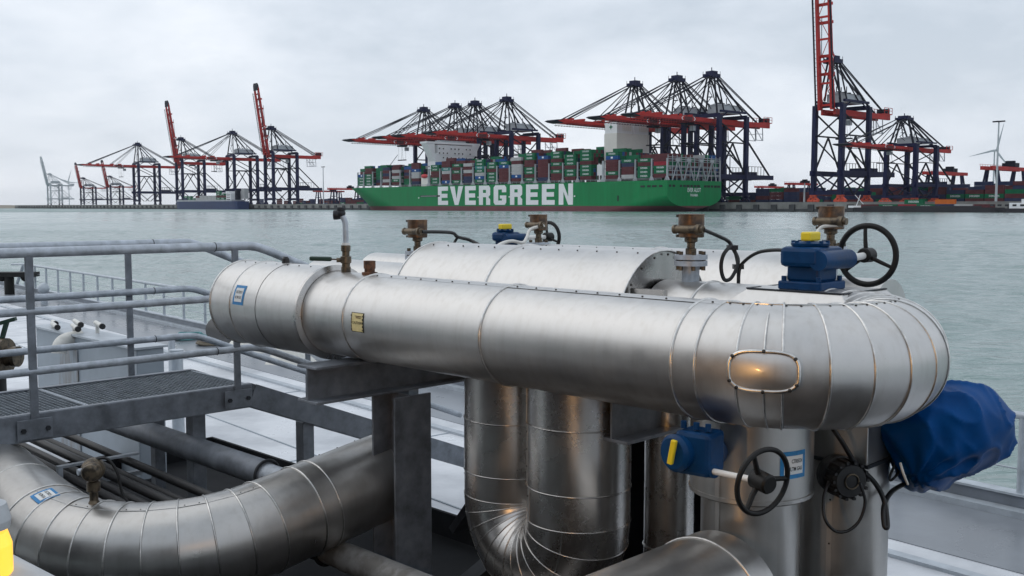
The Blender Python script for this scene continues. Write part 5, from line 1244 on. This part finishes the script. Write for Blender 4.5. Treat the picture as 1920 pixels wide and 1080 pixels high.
# black pipes and grey pipe behind it
gk = 'black lines under the walkway'
for i, (b_, z_, r_) in enumerate(((2.52, -1.66, .028), (2.62, -1.67, .028), (2.72, -1.65, .030), (2.83, -1.68, .026), (2.94, -1.64, .028))):
    mb = MB(); mb.cyl(F(-8.4, b_, z_ - .06), F(-5.0, b_, z_ - .10), r_, n=14)
    tag(mb.build('black_line', 'rubber'), 'thin black line under the walkway, %s of five counting from the large bend pipe' % ordn(i + 1), 'pipe', gk)
for a in (-6.6,):
    mb = MB(); mb.fb(a - .02, a + .02, 2.45, 3.02, -1.82, -1.79); mb.fb(a - .02, a + .02, 2.46, 2.49, -1.79, -1.68); mb.fb(a - .02, a + .02, 2.46, 3.0, -1.68, -1.665); mb.fb(a - .03, a + .03, 2.66, 2.74, DZ, -1.82)
    tag(mb.build('line_bracket', 'galv'), 'grey strap bracket clamping the black lines behind the brown transmitter', 'bracket')
gp = thing('grey_pipe', 'medium grey pipe with clamp running under the walkway towards the bend', 'pipe', F(-6, 3.28, -1.6))
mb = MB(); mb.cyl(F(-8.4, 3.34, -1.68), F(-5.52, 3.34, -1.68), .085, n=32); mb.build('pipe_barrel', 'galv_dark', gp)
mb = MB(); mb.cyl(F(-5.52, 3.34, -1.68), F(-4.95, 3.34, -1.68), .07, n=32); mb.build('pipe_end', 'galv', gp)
mb = MB(); mb.ring(F(-5.52, 3.34, -1.68), E1, .088, .010, 36, 8); mb.build('clamp', 'steel_dark', gp)
lp = thing('coupled_pipe', 'worn grey pipe with coupling running out at the bottom beside the dark column', 'pipe', F(-4, 3.36, -1.98))
mb = MB(); mb.cyl(F(-6.2, 3.36, -2.02), F(-4.90, 3.36, -2.02), .085, n=28); mb.build('sleeve', 'steel_dark', lp)
mb = MB(); mb.cyl(F(-4.90, 3.36, -2.02), F(-4.72, 3.36, -2.02), .078, n=28); mb.build('coupling_body', 'worn_grey', lp)
mb = MB(); mb.cyl(F(-4.72, 3.36, -2.02), F(-2.6, 3.36, -2.02), .082, n=28); mb.build('pipe_barrel', 'worn_grey', lp)
mb = MB(); mb.ring(F(-4.90, 3.36, -2.02), E1, .088, .012, 30, 8); mb.build('clamp', 'rubber', lp)
# lines added low at the bottom edge, shade put into their near-black colour
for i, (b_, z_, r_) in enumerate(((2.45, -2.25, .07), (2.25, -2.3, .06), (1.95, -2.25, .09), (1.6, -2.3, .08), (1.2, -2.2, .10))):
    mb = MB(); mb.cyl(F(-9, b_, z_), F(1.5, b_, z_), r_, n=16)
    tag(mb.build('added_dark_line', 'shade_black'), 'added shade-black line lying low above the deck, %s counting towards the viewer' % ordn(i + 1), 'pipe', 'low added dark lines')
for a in (-4.9, -3.9):
    mb = MB(); mb.fb(a - .03, a + .03, 1.1, 2.6, -2.16, -2.10); mb.fb(a - .03, a + .03, 2.55, 2.6, DZ, -2.16); mb.fb(a - .03, a + .03, 1.1, 1.15, DZ, -2.16)
    tag(mb.build('line_bracket', 'galv'), 'low grey strap over the added dark lines, %s' % ('left of the coupling' if a < -4.5 else 'below the dark column'), 'bracket')

# ------------------------------------------------------------------ grated walkway
ZW = -1.278; AW0, AW1 = -7.37, -6.43; BW1 = 3.78
wk = thing('grated_walkway', 'grey grated walkway platform on legs with a ramp leading down at its right', 'walkway', F(-6.9, 2, DZ))
def gratepart(b0, b1, zf, name='grating_panel'):
    mb = MB(); n = int((b1 - b0) / .034)
    for i in range(n + 1):
        b = b0 + .01 + (b1 - b0 - .02) * i / n; z = zf(b); mb.fb(AW0 + .02, AW1 - .02, b - .0022, b + .0022, z - .03, z)
    for k in range(int((AW1 - AW0 - .04) / .045) + 1):
        a = AW0 + .03 + .045 * k; mb.bar(F(a, b0, zf(b0) - .006), F(a, b1, zf(b1) - .006), .007, .006)
    g = mb.build(name, 'grating', wk); g['kind'] = 'stuff'
    mb = MB()
    for b in (b0, b1): mb.fb(AW0 + .02, AW1 - .02, b - .004, b + .004, zf(b) - .032, zf(b) + .003)
    mb.build('banding_bar', 'galv', wk)
for b0_, b1_ in ((.55, 1.65), (1.665, 2.62), (2.635, BW1 - .01)): gratepart(b0_, b1_, lambda b: ZW)
SL = .40
gratepart(BW1 + .03, 5.9, lambda b: ZW - (b - BW1) * SL, 'ramp_grating')
def channel(a, b0, b1, z0, z1, out_):
    mb = MB(); h_ = .165
    p0, p1 = F(a, b0, z0 - h_ / 2 + .006), F(a, b1, z1 - h_ / 2 + .006); mb.bar(p0, p1, .010, h_); o = mb.build('edge_channel', 'galv_dark', wk, bevel=.002)
    for zz in (-.006, h_ - .008):
        mb = MB(); mb.bar(p0 + EZ * (h_ / 2 - zz - .008) + E1 * out_ * .030, p1 + EZ * (h_ / 2 - zz - .008) + E1 * out_ * .030, .05, .010); mb.build('channel_lip', 'galv_dark', o)
for a, o_ in ((AW1, -1), (AW0, 1)):
    channel(a, .5, BW1, ZW, ZW, o_); channel(a, BW1 + .004, 5.95, ZW, ZW - (5.95 - BW1) * SL, o_)
mb = MB(); mb.fb(AW0 + .02, AW1 - .02, BW1 - .006, BW1 + .006, ZW - .16, ZW - .04); mb.build('end_channel', 'galv_dark', wk)
for a, b, wd in ((-6.55, 3.40, .10), (-7.25, 3.45, .08), (-6.5, 1.2, .10), (-6.52, 4.28, .10), (-7.2, 1.2, .08)):
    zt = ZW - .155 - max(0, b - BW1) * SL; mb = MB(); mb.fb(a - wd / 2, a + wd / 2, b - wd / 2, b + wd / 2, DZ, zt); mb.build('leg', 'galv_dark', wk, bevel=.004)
def railing(a, label, posts, off):
    t = thing('handrail', label, 'handrail', F(a, 3, ZW))
    for nm, h_, r_ in (('top_rail', 1.0, .031), ('middle_rail', .64, .025), ('lower_rail', .27, .025)):
        bb_ = BW1 + .02; P = [F(a, .3, ZW + h_), F(a, bb_ - .15, ZW + h_), F(a, bb_, ZW + h_ - .003), F(a, bb_ + .12, ZW + h_ - .035), F(a, bb_ + .3, ZW + h_ - .035 - .18 * SL), F(a, 5.8, ZW + h_ - .035 - (5.8 - bb_ - .12) * SL)]
        mb = MB(); mb.tube(P[:1] + smooth_path(P[1:5], 5) + P[5:], r_, 16); r = mb.build(nm, 'galv', t)
        mb = MB(); b_ = BW1 - .27; mb.ring(F(a, b_, ZW + h_), E2, r_ * .98, .0035, 20, 6); mb.build('joint_weld', 'steel_dark', r)
    for b in posts:
        zt = ZW - max(0, b - BW1) * SL
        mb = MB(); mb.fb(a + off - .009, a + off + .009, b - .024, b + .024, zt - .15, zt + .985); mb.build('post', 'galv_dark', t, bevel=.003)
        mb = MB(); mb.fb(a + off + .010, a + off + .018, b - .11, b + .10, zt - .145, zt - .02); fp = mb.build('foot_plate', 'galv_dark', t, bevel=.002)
        for x in (-.075, .07): mb = MB(); mb.cyl(F(a + off + .018, b + x, zt - .085), F(a + off + .032, b + x, zt - .085), .016, n=6); mb.build('bolt', 'steel_dark', fp)
railing(AW1, 'near galvanised handrail along the front of the grated walkway', (.85, 2.27, 3.66, 5.0), .012)
railing(AW0, 'far galvanised handrail along the back of the grated walkway', (1.95, 3.33, 4.9), -.03)

# ------------------------------------------------------------------ clutter on the far deck
bx = thing('deck_box', 'grey-blue steel box housing with rust stains beyond the walkway', 'steel box', F(-10.5, 4.4, DZ))
mb = MB(); mb.fb(-11.6, -9.1, 4.15, 4.42, DZ, -1.33); mb.build('housing', 'box_grey', bx, bevel=.012)
mb = MB(); mb.fb(-11.65, -9.08, 4.12, 4.45, -1.33, -1.31); mb.build('lid', 'rail_grey', bx)
mb = MB(); mb.fb(-10.95, -10.45, 4.135, 4.148, DZ + .02, -1.47); mb.build('rust_stain', 'stain', bx)
mb = MB(); mb.tube(smooth_path([F(-10.6, 4.25, -1.36), F(-10.6, 4.1, -1.37), F(-10.58, 4.02, -1.42), F(-10.57, 4.0, -1.5)], 5), .075, 16); mb.build('vent_elbow', 'white_pipe', bx)
for i, (a, b, z, l) in enumerate(((-11.3, 4.22, -1.27, .55), (-11.05, 4.36, -1.23, .6), (-10.8, 4.24, -1.25, .5), (-10.55, 4.38, -1.21, .55), (-11.5, 4.3, -1.27, .3))):
    t = thing('pipe_stub', 'white pipe stub with dark end on the steel box, %s from the left' % ordn(i + 1), 'pipe stub', F(a, b, z), 0, 'white pipe stubs on the steel box')
    d = (E1 * .8 - E2 * .2).normalized(); mb = MB(); l *= .7; mb.cyl(F(a, b, z), F(a, b, z) + d * l, .024, n=12); mb.cyl(F(a, b, z) + d * .1, F(a, b, -1.375) + d * .1, .02, n=10); mb.build('tube', 'white_pipe', t)
    mb = MB(); mb.cyl(F(a, b, z) + d * l, F(a, b, z) + d * (l + .04), .030, n=12); mb.build('end_cap', 'rubber', t)
hv = thing('hose_valve', 'dark hose valve with brass coupling at the left edge behind the handrail', 'valve', F(-9.4, 2.75, DZ))
q = PX(2, 668, 8.2); d = Vector((1, -.1, 0)).normalized()
mb = MB(); mb.cyl(q - d * .2, q - d * .0, .14, .12, 20); mb.cyl(Vector((q.x - .08, q.y, H + DZ)), q - d * .08, .11, .10, 16); mb.build('valve_body', 'rubber', hv)
mb = MB(); mb.lathe(q, d, [(.12, 0), (.15, .01), (.15, .05), (.08, .055), (.07, .10), (.085, .11), (.085, .15), (0, .152)], 20); mb.build('coupling', 'brass_dark', hv)
mb = MB(); mb.bar(q + EZ * .1, q + EZ * .28 + d * .06, .03, .03); mb.bar(q + EZ * .27, q + EZ * .31 + d * .14, .03, .03); mb.build('lever', 'handle_green', hv)
bl = thing('mooring_bollard', 'black T-shaped mooring bollard at the far end of the deck', 'bollard', G(28, 1.2, DZ))
qb = PX(18, 548, 30)
mb = MB(); mb.cyl(Vector((qb.x, qb.y, H + DZ)), Vector((qb.x, qb.y, H + DZ + .55)), .14, n=16); mb.build('post', 'black_paint', bl)
mb = MB(); mb.box(Vector((qb.x + .25, qb.y, H + DZ + .60)), (1.15, .4, .14)); mb.sphere(Vector((qb.x - .2, qb.y, H + DZ + .53)), .15, 12, 8); mb.sphere(Vector((qb.x + .5, qb.y, H + DZ + .53)), .15, 12, 8); mb.build('head', 'black_paint', bl)
fd = thing('rubber_fender', 'black rubber fender roll on the deck behind the left end of the big pipe', 'fender', G(9, .5, DZ))
qf = PX(430, 622, 16)
mb = MB(); mb.tube(smooth_path([qf + DE * -.45, qf + DE * -.40, qf, qf + DE * .5, qf + DE * .55], 4), [.04] + [.2] * 15 + [.04], 18); mb.build('roll', 'rubber', fd)
for i, (x, y, sx) in enumerate(((475, 650, 1.0), (545, 672, .8))):
    mb = MB(); q = PX(x, y, 12.5 - i); rr = random.Random(i)
    n = 12; ring = [q + Vector((math.cos(k * 2 * math.pi / n) * .33 * sx * (.7 + .6 * rr.random()), math.sin(k * 2 * math.pi / n) * .25, -.05)) for k in range(n)]
    top = [q + (p - q) * .45 + EZ * (.12 + .1 * rr.random()) for p in ring]
    mb.add(ring + top + [q + EZ * .25], [(k, (k + 1) % n, n + (k + 1) % n, n + k) for k in range(n)] + [(n + k, n + (k + 1) % n, 2 * n) for k in range(n)], True)
    tag(mb.build('canvas_heap', 'canvas'), 'heap of off-white canvas on the deck below the big pipe, %s one' % ('left' if i == 0 else 'right'), 'canvas', 'canvas heaps')
for px_, y0_, lab, m_n in ((356, 640, 'coil of turquoise rope on the walkway strip behind the handrail', 'rope_green'), (402, 650, 'coil of brown rope beside the turquoise coil', 'rope')):
    q = PX(px_, y0_ - 3, 2.58 * 1900 / (y0_ - 392)); mb = MB(); q.z = H + DZ + .02
    mb.tube([q + Vector((math.cos(i * .45) * (.34 - .0018 * i), math.sin(i * .45) * (.34 - .0018 * i), .012 + .0011 * i + .01 * math.sin(i))) for i in range(80)], .02, 6)
    tag(mb.build('rope_coil', m_n), lab, 'rope')
for i, (px_, h_) in enumerate(((322, .75), (331, .95))):
    q = PX(px_, 660, 14.5 - i * 3); mb = MB(); mb.cyl(Vector((q.x, q.y, H + DZ)), Vector((q.x, q.y, H + DZ + h_)), .05 + .02 * i, n=14); mb.cyl(Vector((q.x, q.y, H + DZ + h_)), Vector((q.x, q.y, H + DZ + h_ + .02)), .06 + .02 * i, n=14)
    tag(mb.build('deck_post', 'rail_grey'), '%s upright grey deck post behind the walkway' % ('thinner' if i == 0 else 'thicker'), 'post', 'grey deck posts')
bw = thing('deck_globe_lamp', 'small round-headed deck lamp by the far railing', 'lamp', G(22, .5, DZ))
q = PX(82, 548, 27); q.z = H + DZ
mb = MB(); mb.cyl(q, q + EZ * .30, .09, .08, 14); mb.build('base', 'rail_grey', bw)
mb = MB(); mb.sphere(q + EZ * .42, .15, 16, 10); mb.build('globe', 'rail_grey', bw)

# ------------------------------------------------------------------ near corner: lit amber deck lamp on its locker
lk = thing('deck_locker', 'smooth grey rounded locker top with round cap in the near lower left corner', 'locker', F(-2.4, .2, -1.4))
q0, q1 = PX(-270, 1050, 1.62), PX(40, 1222, 1.50)
qd = (q1 - q0).normalized()
mb = MB(); mb.tube([q0 - qd * .4, q1 + qd * .3], .115, 40); mb.build('barrel', 'lamp_shell', lk)
cq = PX(92, 1112, 1.40)
mb = MB(); mb.lathe(cq - EZ * .05, EZ * .9 - Vector((0, .4, 0)), [(.036, 0), (.036, .05), (.033, .056), (0, .058)], 28); mb.build('round_cap', 'lamp_shell', lk)
mb = MB(); mb.ring(cq - EZ * .015, EZ * .9 - Vector((0, .4, 0)), .042, .006, 32, 8); mb.build('cap_ring', 'galv_dark', lk)
la = thing('amber_deck_lamp', 'lit amber lamp with grey hood at the lower left edge', 'lamp', PX(-22, 1070, 1.55))
lc = PX(-26, 1022, 1.50)
mb = MB(); mb.lathe(lc - EZ * .055, EZ, [(0, 0), (.03, 0), (.036, .01), (.036, .055), (.030, .075), (0, .078)], 24); mb.build('lens', 'lamp_amber', la)
mb = MB(); mb.lathe(lc + EZ * .028, EZ, [(0, -.004), (.034, -.002), (.036, .01), (.030, .035), (.012, .045), (0, .046)], 24); mb.build('hood', 'lamp_shell', la)
mb = MB(); mb.cyl(lc - EZ * .055, lc - EZ * .14, .02, n=14); mb.build('stem', 'galv_dark', la)
ld = bpy.data.lights.new('amber_light', 'SPOT'); ld.energy = 30; ld.color = (1.0, .52, .16); ld.shadow_soft_size = .03; ld.spot_size = R_(120); ld.spot_blend = .5
lo_ = bpy.data.objects.new('amber_light', ld); COL.objects.link(lo_); lo_.parent = la; lo_.location = (lc + Vector((.05, .05, .0))) - Vector(la.location); lo_.rotation_euler = Vector((-.45, -.85, -.32)).to_track_quat('Z', 'Y').to_euler()

# ------------------------------------------------------------------ the tanker behind the photographer (mirrored in the cladding)
hs = thing('tanker_deckhouse', 'dark deckhouse of the tanker standing behind the viewpoint', 'deckhouse', F(-2, -5.5, DZ))
mb = MB(); mb.fb(-11, 7, -9.5, -5.2, DZ, 3.2); mb.build('wall', 'house', hs)
for k in range(6): mb = MB(); mb.fb(-9.8 + 2.8 * k, -8.4 + 2.8 * k, -5.198, -5.17, .6, 1.5); mb.build('window', 'window_dark', hs)
mb = MB(); mb.fb(-3.2, -2.2, -5.198, -5.16, DZ, -.5); mb.build('door', 'steel_dark', hs)
pf = thing('unseen_shade_platform', 'unseen dark platform added below the viewpoint to darken the pipes', 'walkway', F(-1, -1, DZ))  # out of view, added to block light and look dark in the cladding
mb = MB(); mb.fb(-7, 5, -3.5, .55, -1.68, -1.62); mb.build('plate', 'steel_dark', pf)
for a in (-6.5, -3, 0.5, 4): mb = MB(); mb.fb(a - .06, a + .06, -.3, -.18, DZ, -1.68); mb.build('leg', 'galv_dark', pf)

# ------------------------------------------------------------------ thin harbour haze
hm_ = bpy.data.materials.new('haze'); hm_.use_nodes = True; ht = hm_.node_tree; ht.nodes.clear()
ho = ht.nodes.new('ShaderNodeOutputMaterial'); hv_ = ht.nodes.new('ShaderNodeVolumePrincipled'); ht.links.new(hv_.outputs[0], ho.inputs['Volume'])
hv_.inputs['Color'].default_value = (0.86, 0.91, 0.97, 1); hv_.inputs['Density'].default_value = 0.00003; hv_.inputs['Anisotropy'].default_value = 0.2
MATS['haze'] = hm_
mb = MB(); mb.mm(-9100, 9100, -1600, 14100, -3, 175); tag(mb.build('haze', 'haze'), 'thin harbour haze over the water', 'haze', kind='stuff')
